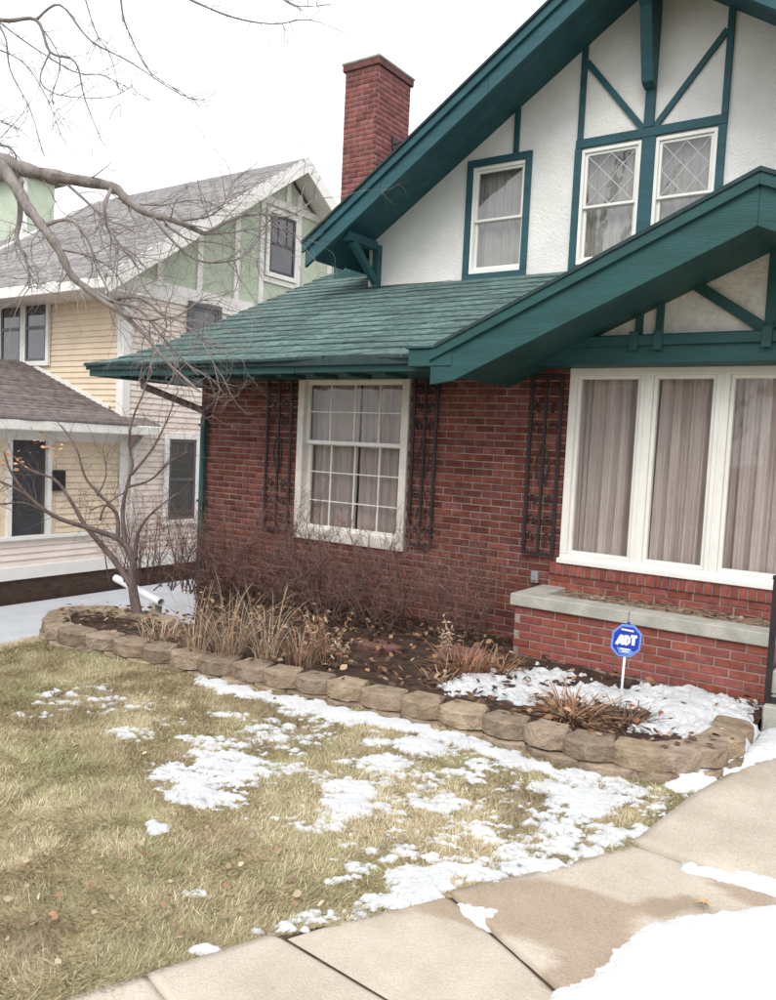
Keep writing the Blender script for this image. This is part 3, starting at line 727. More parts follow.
# ---- porch gable over the picture window
PX, PZ, PS = -1.16, z(1.86), .444
def ptp(x, off=0.): return PZ-off-PS*abs(x-PX)
FY = 5.80
for sg in (-1, 1):
    xe = PX+sg*2.46
    m = MB(); m.prism([(PX, ptp(PX, .03)), (xe, ptp(xe, .03)), (xe, ptp(xe, .265)), (xe-sg*.22, ptp(xe-sg*.22, .33)), (PX, ptp(PX, .33))], 'y', FY, FY+.045); m.build('porch_rake', M['teal'], H, bevel=.004)
    m = MB(); m.prism([(PX, ptp(PX, -.01)), (xe-sg*.0, ptp(xe, -.01)), (xe, ptp(xe, .07)), (PX, ptp(PX, .07))], 'y', FY-.032, FY-.002); m.build('porch_rake_trim', M['teal'], H, bevel=.003)
    xe = PX+sg*2.44
    m = MB(); m.prism([(PX, ptp(PX)), (xe, ptp(xe)), (xe, ptp(xe, .04)), (PX, ptp(PX, .04))], 'y', FY-.03 if False else FY+.046, 8.25); m.build('porch_roof', M['shingle_green'], H)
    m = MB(); m.prism([(PX, ptp(PX, -.042)), (xe-sg*.03, ptp(xe-sg*.03, -.042)), (xe-sg*.03, ptp(xe-sg*.03, -.012)), (PX, ptp(PX, -.012))], 'y', FY-.045, 8.25); m.build('porch_roof_edge', M['shingle_edge'], H)
    xs_ = PX+sg*2.2
    m = MB(); m.prism([(PX, ptp(PX, .30)), (xs_, ptp(xs_, .30)), (xs_, ptp(xs_, .325)), (PX, ptp(PX, .325))], 'y', FY+.047, 6.75); m.build('porch_soffit', M['teal'], H)
# boxed eave end beside the rake foot
m = MB(); m.box(-3.84, -3.42, FY-.01, FY+.09, z(.655), z(.80)); m.build('eave_box', M['teal'], H, bevel=.006)
m = MB(); m.box(-3.86, -3.40, FY-.03, FY+.09, z(.802), z(.82)); m.build('eave_cap', M['teal'], H, bevel=.003)
# infill, beam and timbers
IY = 6.52
m = MB(); m.prism([(-2.55, z(.9)), (.23, z(.9)), (.23, ptp(.23, .3)), (PX, ptp(PX, .3)), (-2.55, ptp(-2.55, .3))], 'y', IY, IY+.1); m.build('porch_infill', M['stucco_tan'], H)
m = MB(); m.box(-3.45, 1.2, IY-.08, WY-.006, z(.722), z(.95)); m.build('porch_beam', M['teal'], H, bevel=.005)
m = MB(); m.box(-3.47, 1.2, IY-.11, IY-.082, z(.86), z(.94)); m.build('beam_moulding', M['teal'], H, bevel=.004)
def ptim(p, q, wd): m = MB(); m.beam((p[0], IY-.022, p[1]), (q[0], IY-.022, q[1]), wd, .04, (0, 1, 0)); m.build('timber', M['teal'], H, bevel=.003)
for xx in (-2.12, -1.96): ptim((xx, z(.80)), (xx, ptp(xx, .3)), .055)
ptim((PX, z(.85)), (PX, ptp(PX, .3)), .075); ptim((-1.20, z(.97)), (-1.70, ptp(-1.70, .31)), .08); ptim((-1.12, z(.97)), (-.62, ptp(-.62, .31)), .08)
for xx in (-2.13, -1.94, PX): m = MB(); m.box(xx-.035, xx+.035, IY-.125, IY-.112, z(.82), z(.97)); m.build('peg_block', M['teal'], H, bevel=.003)
# porch post beyond the frame holds the other end
m = MB(); m.box(1.0, 1.25, 6.3, 6.55, -.1, z(.72)); m.build('porch_post', M['teal'], H, bevel=.01)

# ---- downspout at the corner
dsp = empty('downspout', (-7.33, WY, 0)); setp(dsp, H)
a = dep(142, 383, 7.9); pA = onY(143, 386, 6.05); pB = onY(199, 411, WY-.05); pB[0] = -7.30
m = MB(); m.tube([pA+np.array([0,0,.08]), pA, pA*.72+pB*.28+np.array([0,0,.0]), pB, pB+np.array([0,.0,-.08])], [.042,.045,.042,.042,.042], 8); m.build('elbow', M['bark_small'], dsp, smooth=True)
m = MB(); m.box(-7.335, -7.265, WY-.085, WY-.02, .05, pB[2]-.06); m.build('pipe', M['teal'], dsp, bevel=.015)
for zz in (1.0, 1.9): m = MB(); m.box(-7.35, -7.25, WY-.09, WY-.0, zz, zz+.03); m.build('strap', M['teal'], dsp)
print('house done')

# ================================================================== NEIGHBOUR'S HOUSE
NX = -11.5
N_ = empty('siding_house', (-14, 11, -1), 'yellow clapboard house with grey shingle roof and pale green half-timbered gable', 'house')
FYN = 8.75                                                    # front wall plane
RK = .69; RY, RZ = 12.64, z(5.594)                            # ridge
def nt_(y, off=0.): return RZ-off-RK*abs(y-RY)
XL = -17.3
m = MB(); m.prism([(FYN, z(-2.35)), (17.0, z(-2.35)), (17.0, nt_(17.0, .3)), (RY, nt_(RY, .3)), (FYN, nt_(FYN, .3))], 'x', NX, XL); m.build('house_body', M['green_st'], N_)
m = MB(); m.box(NX-.02, XL, FYN+.02, 17.0, -1.2, z(-2.352)); m.build('foundation', M['found'], N_)
def clapx(y0, y1, za, zb, x, mat):       # boards on a wall facing +X
    zz = za; k = 0
    me = {}
    while zz < zb-.02:
        t = MB(); t.prism([(x, zz), (x+.024, zz), (x+.006, zz+.108), (x, zz+.108)], 'y', y0, y1) if False else t.add([(x,y0,zz),(x+.026,y0,zz),(x+.006,y0,zz+.108),(x,y0,zz+.108),(x,y1,zz),(x+.026,y1,zz),(x+.006,y1,zz+.108),(x,y1,zz+.108)], [(0,1,2,3),(7,6,5,4),(0,4,5,1),(1,5,6,2),(2,6,7,3)])
        t.build('clapboard', M[mat], N_); zz += .1; k += 1
def clapy(x0, x1, za, zb, y, mat):       # boards on a wall facing -Y
    zz = za
    while zz < zb-.02:
        t = MB(); t.add([(x0,y,zz),(x0,y-.026,zz),(x0,y-.006,zz+.108),(x0,y,zz+.108),(x1,y,zz),(x1,y-.026,zz),(x1,y-.006,zz+.108),(x1,y,zz+.108)], [(0,1,2,3),(7,6,5,4),(0,4,5,1),(1,5,6,2),(2,6,7,3)])
        t.build('clapboard', M[mat], N_); zz += .1
clapx(FYN+.1, 17.0, z(-2.1), z(2.27), NX, 'pink')
clapy(XL, NX-.1, z(.2), z(2.42), FYN, 'yellow')
# corner board, band, skirt
m = MB(); m.box(NX-.14, NX+.035, FYN-.035, FYN+.12, z(-2.3), z(2.30)); m.build('corner_board', M['nwhite'], N_, bevel=.004)
m = MB(); m.box(NX+.001, NX+.05, FYN-.3, 17.0, z(2.29), z(2.60)); m.build('band_board', M['nwhite'], N_, bevel=.004)
m = MB(); m.box(NX+.001, NX+.045, FYN+.121, 17.0, z(-2.36), z(-2.1)); m.build('skirt_board', M['nwhite'], N_, bevel=.004)
# gable battens
for q in ((160,270),(165,262),(200,262),(237,255),(262.5,235),(299,235),(330,255)):
    p = onX(q[0], q[1], NX+.02); y = p[1]
    if q == (165,262): continue
    m = MB(); m.box(NX+.001, NX+.035, y-.06, y+.06, z(2.602), nt_(y, .32)); m.build('batten', M['nwhite'], N_)
m = MB(); m.box(NX+.001, NX+.04, 11.9, 14.6, z(4.62), z(4.76)); m.build('collar_board', M['nwhite'], N_)
m = MB(); m.box(NX+.002, NX+.036, 12.0, 12.95, z(3.10), z(3.2)); m.build('batten', M['nwhite'], N_)
m = MB(); m.box(NX+.002, NX+.036, RY-.06, RY+.06, z(4.762), nt_(RY, .32)); m.build('batten', M['nwhite'], N_)
# roof: slopes, courses, barge boards
for nm, sg in (('front', -1), ('rear', 1)):
    ye = RY+sg*4.62
    m = MB(); m.prism([(RY, nt_(RY)), (ye, nt_(ye)), (ye, nt_(ye, .16)), (RY, nt_(RY, .16))], 'x', -11.02, XL-.35); m.build('roof_deck', M['nroof'], N_)
    m = MB(); m.prism([(RY, nt_(RY, -.02)), (ye, nt_(ye, -.02)), (ye, nt_(ye, .28)), (RY, nt_(RY, .28))], 'x', -10.98, -11.018); m.build('barge_board', M['nwhite'], N_)
    m = MB(); m.prism([(RY, nt_(RY, .17)), (ye, nt_(ye, .17)), (ye, nt_(ye, .19)), (RY, nt_(RY, .19))], 'x', -11.021, NX-.01); m.build('soffit', M['nwhite'], N_)
m = MB(); m.prism([(RY, nt_(RY, -.06)), (8.02, nt_(8.02, -.06)), (8.02, nt_(8.02, .22)), (RY, nt_(RY, .22))], 'x', XL-.36, XL-.46); m.build('barge_board', M['nwhite'], N_)
m = MB(); m.box(XL-.35, -11.02, 7.97, 8.015, nt_(8.02, .20), nt_(8.02, .01)); m.build('gutter', M['nwhite'], N_, bevel=.01)
m = MB(); m.box(XL-.3, -11.05, 8.02, FYN-.002, nt_(8.02, .19), nt_(8.02, .165)); m.build('soffit', M['nwhite'], N_)
ncs = 26
for c_ in range(ncs):
    ya = 7.97+c_*(RY-7.97)/ncs; yb = ya+(RY-7.97)/ncs*1.1; nn = 60
    X_ = np.linspace(XL-.36, -10.975, nn); wv = .02*(np.repeat(rng.random(nn//2+1), 2)[:nn]-.5)
    y1v = ya+wv; zf = lambda y: RZ-RK*(RY-y)
    top = np.stack([X_, y1v, zf(y1v)+.028], 1); bot = np.stack([X_, y1v, zf(y1v)-.005], 1); back = np.stack([X_, np.full(nn, min(yb, RY)), np.full(nn, zf(min(yb, RY))+.008)], 1)
    V = np.vstack([bot, top, back]); i = np.arange(nn-1)
    npmesh('shingle_course', V, np.vstack([np.stack([i, i+1, nn+i+1, nn+i], 1), np.stack([nn+i, nn+i+1, 2*nn+i+1, 2*nn+i], 1)]), M['nroof'], N_)
# windows of the neighbour: casing, sash, pane on the wall face
def nwin_x(y0, y1, z0, z1, cas, sash, two=True, muntins=0):
    wn = empty('side_window', (NX, (y0+y1)/2, z0)); setp(wn, N_)
    def fr(m, a, b, c, d, wd, x0, x1):
        m.box(x0, x1, a, b, d-wd, d); m.box(x0, x1, a, b, c, c+wd); m.box(x0, x1, a, a+wd, c+wd, d-wd); m.box(x0, x1, b-wd, b, c+wd, d-wd)
    m = MB(); fr(m, y0-.09, y1+.09, z0-.09, z1+.09, .09, NX+.03, NX+.075); m.build('casing', M[cas], wn, bevel=.004)
    m = MB(); fr(m, y0, y1, z0, z1, .055, NX+.035, NX+.06)
    if two: m.box(NX+.036, NX+.061, y0+.05, y1-.05, (z0+z1)/2-.03, (z0+z1)/2+.03)
    m.build('sash', M[sash], wn)
    for k in range(muntins):
        yy = y0+(y1-y0)*(k+1)/(muntins+1); m = MB(); m.box(NX+.044, NX+.054, yy-.012, yy+.012, (z0+z1)/2+.03, z1-.05); m.build('muntin', M[sash], wn)
    if muntins:
        m = MB(); m.box(NX+.045, NX+.053, y0+.05, y1-.05, z0+(z1-z0)*.76, z0+(z1-z0)*.76+.02); m.build('muntin', M[sash], wn)
    m = MB(); m.box(NX+.040, NX+.044, y0+.05, y1-.05, z0+.05, z1-.05); m.build('pane', M['nglass'], wn)
    m = MB(); m.box(NX+.028, NX+.034, y0+.01, y1-.01, z0+.01, z1-.01); m.build('window_shade', M['greysash'], wn)
nwin_x(12.1, 12.85, z(3.30), z(4.46), 'nwhite', 'purple', True, 2)
nwin_x(10.15, 10.78, z(1.72), z(2.30), 'greysash', 'greysash', False)
nwin_x(9.72, 10.35, z(-1.55), z(-.10), 'nwhite', 'greysash')
# upper front windows (two lights)
wn = empty('front_window', (-14.3, FYN, z(1.17))); setp(wn, N_)
for a, b in ((-15.12,-14.43), (-14.30,-13.62)):
    m = MB(); frame_rect(m, a-.07, b+.07, z(1.12), z(2.50), .085, FYN-.08, FYN-.03); m.build('casing', M['nwhite'], wn)
    m = MB(); frame_rect(m, a+.015, b-.015, z(1.2), z(2.42), .05, FYN-.07, FYN-.04); m.box(a+.06, b-.06, FYN-.071, FYN-.041, z(1.78), z(1.84)); m.build('sash', M['greysash'], wn)
    m = MB(); m.box(a+.06, b-.06, FYN-.055, FYN-.05, z(1.25), z(2.38)); m.build('pane', M['nglass'], wn)
    m = MB(); m.box(a+.02, b-.02, FYN-.036, FYN-.03, z(1.22), z(2.4)); m.build('window_shade', M['greysash'], wn)
# ---- porch
pc = empty('porch', (-13, 6, z(-2.3))); setp(pc, N_)
PFY = 3.4
m = MB(); m.box(NX-.15, NX-.02, PFY, FYN-.13, z(-2.3), z(-1.72)); m.build('knee_wall', M['yellow'], pc)
zz = z(-2.12)
while zz < z(-1.78):
    t = MB(); t.add([(NX-.02,PFY,zz),(NX+.008,PFY,zz),(NX-.014,PFY,zz+.104),(NX-.02,PFY,zz+.104),(NX-.02,FYN-.04,zz),(NX+.008,FYN-.04,zz),(NX-.014,FYN-.04,zz+.104),(NX-.02,FYN-.04,zz+.104)], [(0,1,2,3),(7,6,5,4),(0,4,5,1),(1,5,6,2),(2,6,7,3)]); t.build('clapboard', M['pink'], pc); zz += .1
m = MB(); m.box(NX-.2, NX+.05, PFY, FYN-.04, z(-1.72), z(-1.66)); m.build('sill_board', M['nwhite'], pc, bevel=.005)
m = MB(); m.box(NX-.02, NX+.03, PFY, FYN-.04, z(-2.32), z(-2.12)); m.build('skirt_board', M['nwhite'], pc, bevel=.005)
m = MB(); m.box(NX-.1, NX-.01, PFY, FYN, -1.2, z(-2.322)); m.build('foundation', M['found'], pc)
m = MB(); m.box(-18, NX-.16, PFY, FYN-.03, z(-2.32), z(-2.25)); m.build('floor', M['found'], pc)
# upper porch wall panels round the door-height window
wy0, wy1 = 6.80, 7.38
for a, b in ((PFY, wy0-.001), (wy1+.001, FYN-.04)):
    m = MB(); m.box(NX-.14, NX-.022, a, b, z(-1.658), z(-.10)); m.build('wall_panel', M['yellow'], pc)
zz = z(-1.65)
while zz < z(-.15):
    t = MB(); a, b = 7.55, FYN-.04; t.add([(NX-.02,a,zz),(NX+.006,a,zz),(NX-.014,a,zz+.104),(NX-.02,a,zz+.104),(NX-.02,b,zz),(NX+.006,b,zz),(NX-.014,b,zz+.104),(NX-.02,b,zz+.104)], [(0,1,2,3),(7,6,5,4),(0,4,5,1),(1,5,6,2),(2,6,7,3)]); t.build('clapboard', M['yellow'], pc); zz += .1
m = MB(); m.box(NX-.03, NX+.03, wy0-.07, wy0, z(-1.658), z(-.1)); m.box(NX-.03, NX+.03, wy1, wy1+.07, z(-1.658), z(-.1)); m.build('window_casing', M['nwhite'], pc)
m = MB(); m.box(NX-.06, NX-.05, wy0, wy1, z(-1.658), z(-.1)); m.build('pane', M['nglass'], pc)
m = MB(); m.box(NX-.12, NX-.10, wy0, wy1, z(-1.658), z(-.1)); m.build('window_shade', M['purple'], pc)
m = MB(); m.box(NX-.018, NX+.05, 7.45, 7.68, z(-.98), z(-.66)); m.build('mail_box', M['iron'], pc, bevel=.01)
# porch roof: right slope of a hip
EX, EZN = -11.1, z(.115)
def pr(x): return EZN+.33*(EX-x)
m = MB(); xt = -14.4
Vt = [(EX,3.0,EZN),(EX,FYN-.03,EZN),(xt,FYN-.03,pr(xt)),(xt,6.3,pr(xt))]
m.add(Vt+[(a, b, c-.1) for a, b, c in Vt], [(0,1,2,3),(4,7,6,5),(0,4,5,1),(1,5,6,2),(2,6,7,3),(3,7,4,0)]); m.build('roof_deck', M['proof'], pc)
m = MB(); Vt = [(EX,3.0,EZN),(xt,6.3,pr(xt)),(-18.5,6.3,pr(xt)),(-18.5,3.0,EZN)]; m.add(Vt, [(0,1,2,3)]); m.build('roof_deck', M['proof'], pc)
m = MB(); Vt = [(xt,6.3,pr(xt)),(xt,FYN-.03,pr(xt)),(-18.5,FYN-.03,pr(xt)),(-18.5,6.3,pr(xt))]; m.add(Vt, [(0,1,2,3)]); m.build('roof_deck', M['proof'], pc)
m = MB(); m.prism([(EX, EZN), (EX, EZN-.1), (NX+.003, EZN-.1), (NX+.003, pr(NX))], 'y', FYN-.029, 9.25); m.build('roof_return', M['proof'], pc)
for c_ in range(22):
    xa = EX+.03-c_*.15; xb = xa-.165; nn = 40
    yl0 = 3.0+(EX-xa)*1.0-.02; Yv = np.linspace(yl0, FYN-.02, nn); wv = .016*(np.repeat(rng.random(nn//2+1), 2)[:nn]-.5)
    top = np.stack([xa+wv, Yv, pr(xa+wv)+.024], 1); bot = np.stack([xa+wv, Yv, pr(xa+wv)-.004], 1); back = np.stack([np.full(nn, xb), np.linspace(3.0+(EX-xb), FYN-.02, nn), np.full(nn, pr(xb)+.006)], 1)
    V = np.vstack([bot, top, back]); i = np.arange(nn-1)
    npmesh('shingle_course', V, np.vstack([np.stack([i, i+1, nn+i+1, nn+i], 1), np.stack([nn+i, nn+i+1, 2*nn+i+1, 2*nn+i], 1)]), M['proof'], pc)
m = MB(); m.box(EX-.04, EX+.02, 2.95, 9.25, EZN-.17, EZN-.012); m.build('gutter', M['nwhite'], pc, bevel=.015)
m = MB(); m.box(-18, EX-.045, 3.0, FYN-.04, EZN-.16, EZN-.12); m.build('ceiling', M['nwhite'], pc)
m = MB(); m.box(NX-.2, NX+.0, 3.2, FYN-.04, EZN-.32, EZN-.165); m.build('header_beam', M['nwhite'], pc)
m = MB(); m.beam((NX-.03, 2.98, EZN+.03), (NX-.03, 2.98, EZN+.03+.01), .05, .05, (1,0,0))
fl = MB(); fl.beam((-14.0, FYN-.05, z(1.115)), (-11.8, FYN-.05, z(.39)), .07, .03, (0,1,0)); fl.build('flashing', M['nwhite'], pc)
# downspout on the far corner of the side wall
m = MB(); m.tube([(NX+.08, 9.15, EZN-.1), (NX+.06, 8.95, EZN-.45), (NX+.06, 8.95, z(-2.1))], .04, 8); m.build('downspout', M['nwhite'], N_, smooth=True)

# ---- the house beyond: a sliver of grey roof and pale green wall
T_ = empty('green_house', (-24, 14, -1), 'pale green house with grey roof beyond the yellow clapboard house', 'house')
p0 = onY(24, 196, 15.5); tx = p0[0]; zt_ = onY(15, 178, 15.5)[2]; zr = onY(24, 214, 15.45)[2]
m = MB(); m.box(tx-7, tx, 15.5, 16.6, zr-1.5, zt_); m.build('dormer_wall', M['green_st'], T_)
m = MB(); m.box(tx-.16, tx+.03, 15.44, 15.6, zr-1.4, zt_-.002); m.build('corner_board', M['nwhite'], T_)
m = MB(); m.prism([(15.1, zt_), (16.9, zt_+.02), (16.9, zt_+.14), (15.1, zt_+.12)], 'x', tx-7.3, tx+.2); m.build('dormer_roof', M['nroof'], T_)
m = MB(); m.prism([(16.6, zr), (16.6, zr-.2), (9.2, zr-4.9), (9.2, zr-4.7)], 'x', tx-7, tx+.9); m.build('lower_roof', M['nroof'], T_)
m = MB(); m.box(tx-6.8, tx+.4, 9.9, 15.4, -1, zr-4.7); m.build('lower_wall', M['yellow'], T_)
m = MB(); m.box(tx-6.8, tx+.4, 15.402, 16.5, -1, zr-.9); m.build('rear_wall', M['green_st'], T_)
print('neighbour done')

# ================================================================== RETAINING WALL
RW = empty('retaining_wall', (-3.5, 4.2, 0), 'low curved retaining wall of tan concrete blocks edging the flower bed', 'wall')
def block_mesh(seed):
    R = random.Random(seed+40); bm = bmesh.new()
    fr = [(-.5+k/8., .02-.27*(1-abs(k/4.-1)**2.2)) for k in range(9)]
    plan = fr+[(.41,.5),(.38,.74),(-.38,.74),(-.41,.5)]
    lay = [(-.5, .99), (-.44, 1.03), (-.15, 1.04), (.15, 1.03), (.40, 1.02), (.5, .93)]; rings = []
    amp = R.uniform(.010, .022); tl = R.uniform(-.05, .05)
    for j, (zz, sc) in enumerate(lay):
        rings.append([bm.verts.new((x*sc+R.uniform(-amp, amp)*.7, (y-.25)*sc+.25+R.uniform(-amp, amp)*1.5, zz+R.uniform(-.025, .025)+tl*x)) for x, y in plan])
    n = len(plan)
    for a, b in zip(rings, rings[1:]):
        for i in range(n): bm.faces.new((a[i], a[(i+1) % n], b[(i+1) % n], b[i]))
    c0 = bm.verts.new((0, .2, .5))
    bm.faces.new(rings[0][::-1])
    for i in range(n): bm.faces.new((rings[-1][i], rings[-1][(i+1) % n], c0))
    bmesh.ops.recalc_face_normals(bm, faces=bm.faces)
    me = bpy.data.meshes.new('block'); bm.to_mesh(me); bm.free(); me.materials.append(M['block']); return me
BM_ = [block_mesh(s) for s in range(7)]
def lay_course(path, ztop, hgt, wd, start, out, jitter, z_jit=.004, tmax=None, tmin=0.):
    seg = np.linalg.norm(np.diff(path, axis=0), axis=1); s = np.concatenate([[0], np.cumsum(seg)])
    t = start
    while t < s[-1]-.05:
        wv = wd*random.uniform(.84, 1.14); c = t+wv/2
        if c > s[-1]: break
        if c >= tmin and (tmax is None or c <= tmax):
            p = np.array([np.interp(c, s, path[:, i]) for i in (0, 1)]); q = np.array([np.interp(min(c+.08, s[-1]), s, path[:, i]) for i in (0, 1)])-np.array([np.interp(max(c-.08, 0), s, path[:, i]) for i in (0, 1)])
            a = math.atan2(q[1], q[0]); nrm = np.array([q[1], -q[0]])/np.linalg.norm(q)
            p = p+nrm*(out-.05)
            o = bpy.data.objects.new('block', BM_[random.randrange(7)]); C.objects.link(o)
            o.location = (p[0], p[1], ztop-hgt/2+random.uniform(-z_jit, z_jit)); o.rotation_euler = (random.gauss(0, .02), random.gauss(0, .02), a+random.gauss(0, jitter)); o.scale = (wv*1.02, .23, hgt); setp(o, RW)
        t += wv
lay_course(Wp, .172, .105, .29, .0, .0, .05)
lay_course(Wp, .062, .10, .30, .15, .022, .06)
lay_course(Wp, -.045, .10, .29, .0, .04, .10, tmax=1.5)
lay_course(Wp, -.15, .10, .29, .15, .07, .15, tmax=1.0)

# ================================================================== SNOW
def seg_d(px, py, A, B_):
    A = np.array(A, float); B_ = np.array(B_, float); d = B_-A; t = np.clip(((px-A[0])*d[0]+(py-A[1])*d[1])/(d@d), 0, 1)
    return np.hypot(px-(A[0]+t*d[0]), py-(A[1]+t*d[1]))
LAWN_SNOW = [(430,785,210,60,.40),(570,775,100,48,.52),(480,860,110,24,.45),(300,740,120,30,.36),(95,705,90,18,.34),(60,692,30,7,.5),(40,714,30,6,.4),(100,690,20,5,.4),(130,735,26,7,.6),(165,722,26,6,.5),(215,772,52,20,.95),(212,798,36,9,1.),(205,742,30,7,.5),(255,757,30,8,.6),(350,806,26,24,1.1),(320,738,26,9,.8),(300,712,26,6,.55),(345,765,26,7,.5),(440,806,30,9,.9),(390,768,36,13,.8),(432,752,36,13,.8),(462,776,36,15,.8),(500,831,32,7,.9),(580,792,40,36,1.),(600,772,36,18,.9),(560,752,40,12,.9),(520,742,30,9,.7),(540,848,60,12,.8),(470,875,70,12,.95),(350,880,20,8,.7),(405,852,26,9,.7),(320,912,26,7,.8),(285,928,36,6,.9),(155,828,10,6,.9),(615,835,36,12,1.),(652,815,16,8,.8),(400,740,46,9,.7),(310,828,24,8,.7),(365,868,18,6,.7),(415,905,40,8,.8),(395,880,16,14,.5),(560,820,40,14,.8),(640,780,20,8,.5),(230,715,22,4,.5),(195,893,14,4,.6),(205,950,16,4,.9),(275,700,30,5,.4),(480,745,26,8,.7),(350,725,30,6,.5)]
def lawn_snow(x, y):
    p = pix(np.stack([x, y, np.zeros_like(x)], -1)); X, Y = p[..., 0], p[..., 1]
    v = np.zeros(X.shape)
    for a, b, c, d, s in LAWN_SNOW: v = np.maximum(v, .98*s*np.exp(-(((X-a)/c)**2+((Y-b)/d)**2)*.75))
    # drift lying along the foot of the blocks
    Q = Wp[::4]; st = np.full(X.shape, 99.)
    for q in Q: st = np.minimum(st, np.hypot(x-q[0], y-q[1]))
    v = np.maximum(v, 1.25*np.exp(-((st-.135)/.075)**2)*np.clip((X-185)/30, 0, 1)*np.clip((600-X)/60, 0, 1))
    we = np.interp(y, WK[:, 1], WK[:, 0])-x
    v = np.maximum(v, .82*np.exp(-((we-.05)/.085)**2)*np.clip((X-250)/60, 0, 1)*np.clip((660-X)/40, 0, 1))
    al = x*rt[0]+y*rt[1]; bl_ = -x*rt[1]+y*rt[0]
    na = .25+.75*np.clip(v*2.2, 0, 1)
    v = v - .05 + na*(1.25*(fbm(al*4.5, bl_*8, 61, 3)-.5)+1.0*(fbm(al*13, bl_*22, 62, 3)-.5)+1.0*(fbm(al*36, bl_*52, 63, 2)-.5))
    return v
def snow_grid(name, x0, x1, y0, y1, step, vf, zf, thr, gain, hmax, label=None, kind='stuff', mat='snow', relief=1.):
    xs = np.arange(x0, x1, step); ys = np.arange(y0, y1, step); X, Y = np.meshgrid(xs, ys); v = vf(X, Y)
    e = np.maximum(v-thr, -1)*gain
    h = np.where(e > 0, hmax*np.tanh(e/hmax), np.maximum(e*1.6, -.04))
    h = h+relief*(.007*(fbm(X*30, Y*30, 71, 2)-.5)+.004*(fbm(X*70, Y*70, 72, 1)-.5))
    Z = zf(X, Y)+h; V = np.stack([X, Y, Z], -1).reshape(-1, 3)
    ny, nx = X.shape; i = np.arange(ny*nx).reshape(ny, nx); F = np.stack([i[:-1,:-1], i[:-1,1:], i[1:,1:], i[1:,:-1]], -1).reshape(-1, 4)
    k = (h > -.034); k = (k[:-1,:-1] | k[:-1,1:] | k[1:,1:] | k[1:,:-1]).ravel(); F = F[k]
    used = np.unique(F); mp = -np.ones(len(V), int); mp[used] = np.arange(len(used))
    o = npmesh(name, V[used], mp[F], M[mat], smooth=True, kind=kind)
    return tag(o, label, 'snow')
BEDL = BED
def lawn_v(x, y):
    v = lawn_snow(x, y)
    inb = inside_poly(x, y+.02, BEDL); wk = x > np.interp(y, WK[:, 1], WK[:, 0])+.03
    return np.where(inb | wk, -1, v)
STHR = .64
snow_grid('lawn_snow', -6.2, -.75, 1.3, 4.75, .010, lawn_v, lambda x, y: lawn_z(x, y)+.014, STHR, .035, .005, 'thin patchy snow melting on the dead lawn', relief=.22)
BED_SNOW = [(600,690,85,14,1.),(690,702,55,22,1.2),(480,682,34,14,1.1),(545,674,50,12,.9),(650,724,46,9,1.),(710,728,40,12,1.2),(640,705,50,16,.7),(520,690,40,9,.7),(455,690,18,8,.7),(735,715,22,18,1.1),(600,745,30,5,.5)]
def bed_v(x, y):
    p = pix(np.stack([x, y, np.full_like(x, .15)], -1)); X, Y = p[..., 0], p[..., 1]; v = np.zeros(X.shape)
    for a, b, c, d, s in BED_SNOW: v = np.maximum(v, s*np.exp(-(((X-a)/c)**2+((Y-b)/d)**2)*.8))
    v = v-.9*np.exp(-(((X-575)/42)**2+((Y-712)/12)**2))-.5*np.exp(-(((X-620)/30)**2+((Y-716)/9)**2))-.6*np.exp(-(((X-470)/18)**2+((Y-655)/16)**2))
    v = v+.95*(fbm(x*6, y*6, 81, 3)-.5)+.8*(fbm(x*22, y*22, 82, 3)-.5)+.4*(fbm(x*55, y*55, 83, 2)-.5)
    ok = inside_poly(x, y-.12, BED) & ~((x > -2.9) & (y > 6.13))
    return np.where(ok, v, -1)
snow_grid('bed_snow', -3.6, -.75, 4.2, 6.7, .013, bed_v, lambda x, y: bed_z(x, y)+.006, .60, .14, .045, 'snow lying among dead leaves in front of the brick planter')
WS = [onZ(a, b, .0)[:2] for a, b in ((545,1010),(562,993),(582,986),(603,968),(613,954),(632,944),(648,930),(688,921),(720,915),(790,908))]
WS = [tuple(p) for p in WS]+[(.9, 3.9), (.9, .0), (-.9, 1.6)]
WS2 = [tuple(onZ(a, b, .0)[:2]) for a, b in ((648,775),(668,770),(700,775),(726,765),(742,752),(765,735),(800,722))]+[(.3,6.05),(1.1,6.0),(1.1,5.0)]+[tuple(onZ(a, b, 0)[:2]) for a, b in ((790,760),(742,773),(700,790),(680,792))]
def polydist(x, y, poly):
    d = np.full(np.shape(x), 9.)
    for i in range(len(poly)): d = np.minimum(d, seg_d(x, y, poly[i], poly[(i+1) % len(poly)]))
    return np.where(inside_poly(x, y, poly), d, -d)
def walk_v(x, y):
    a = polydist(x, y, WS)+.05*(fbm(x*9, y*9, 91, 3)-.5); b = polydist(x, y, WS2)+.05*(fbm(x*9, y*9, 92, 3)-.5)
    jl = seg_d(x, y, onZ(690, 870, 0)[:2], onZ(776, 893, 0)[:2]); c = .035-jl+.05*(fbm(x*14, y*14, 93, 3)-.55)
    ic = onZ(480, 915, 0)[:2]; e = .05-np.hypot(x-ic[0], (y-ic[1])*1.2)+.05*(fbm(x*17, y*17, 94, 3)-.5)
    return np.maximum(np.maximum(a, b), np.maximum(c, e*.5))+.03*(fbm(x*40, y*40, 95, 2)-.5)
snow_grid('walk_snow', -1.6, 1.0, 1.2, 6.0, .012, walk_v, lambda x, y: np.full_like(x, .018)+.02*(y > 3.7)+lawn_z(x, y)*0, .0, .55, .045, 'smooth thick snow covering the far side of the concrete walk', mat='snow_thick')

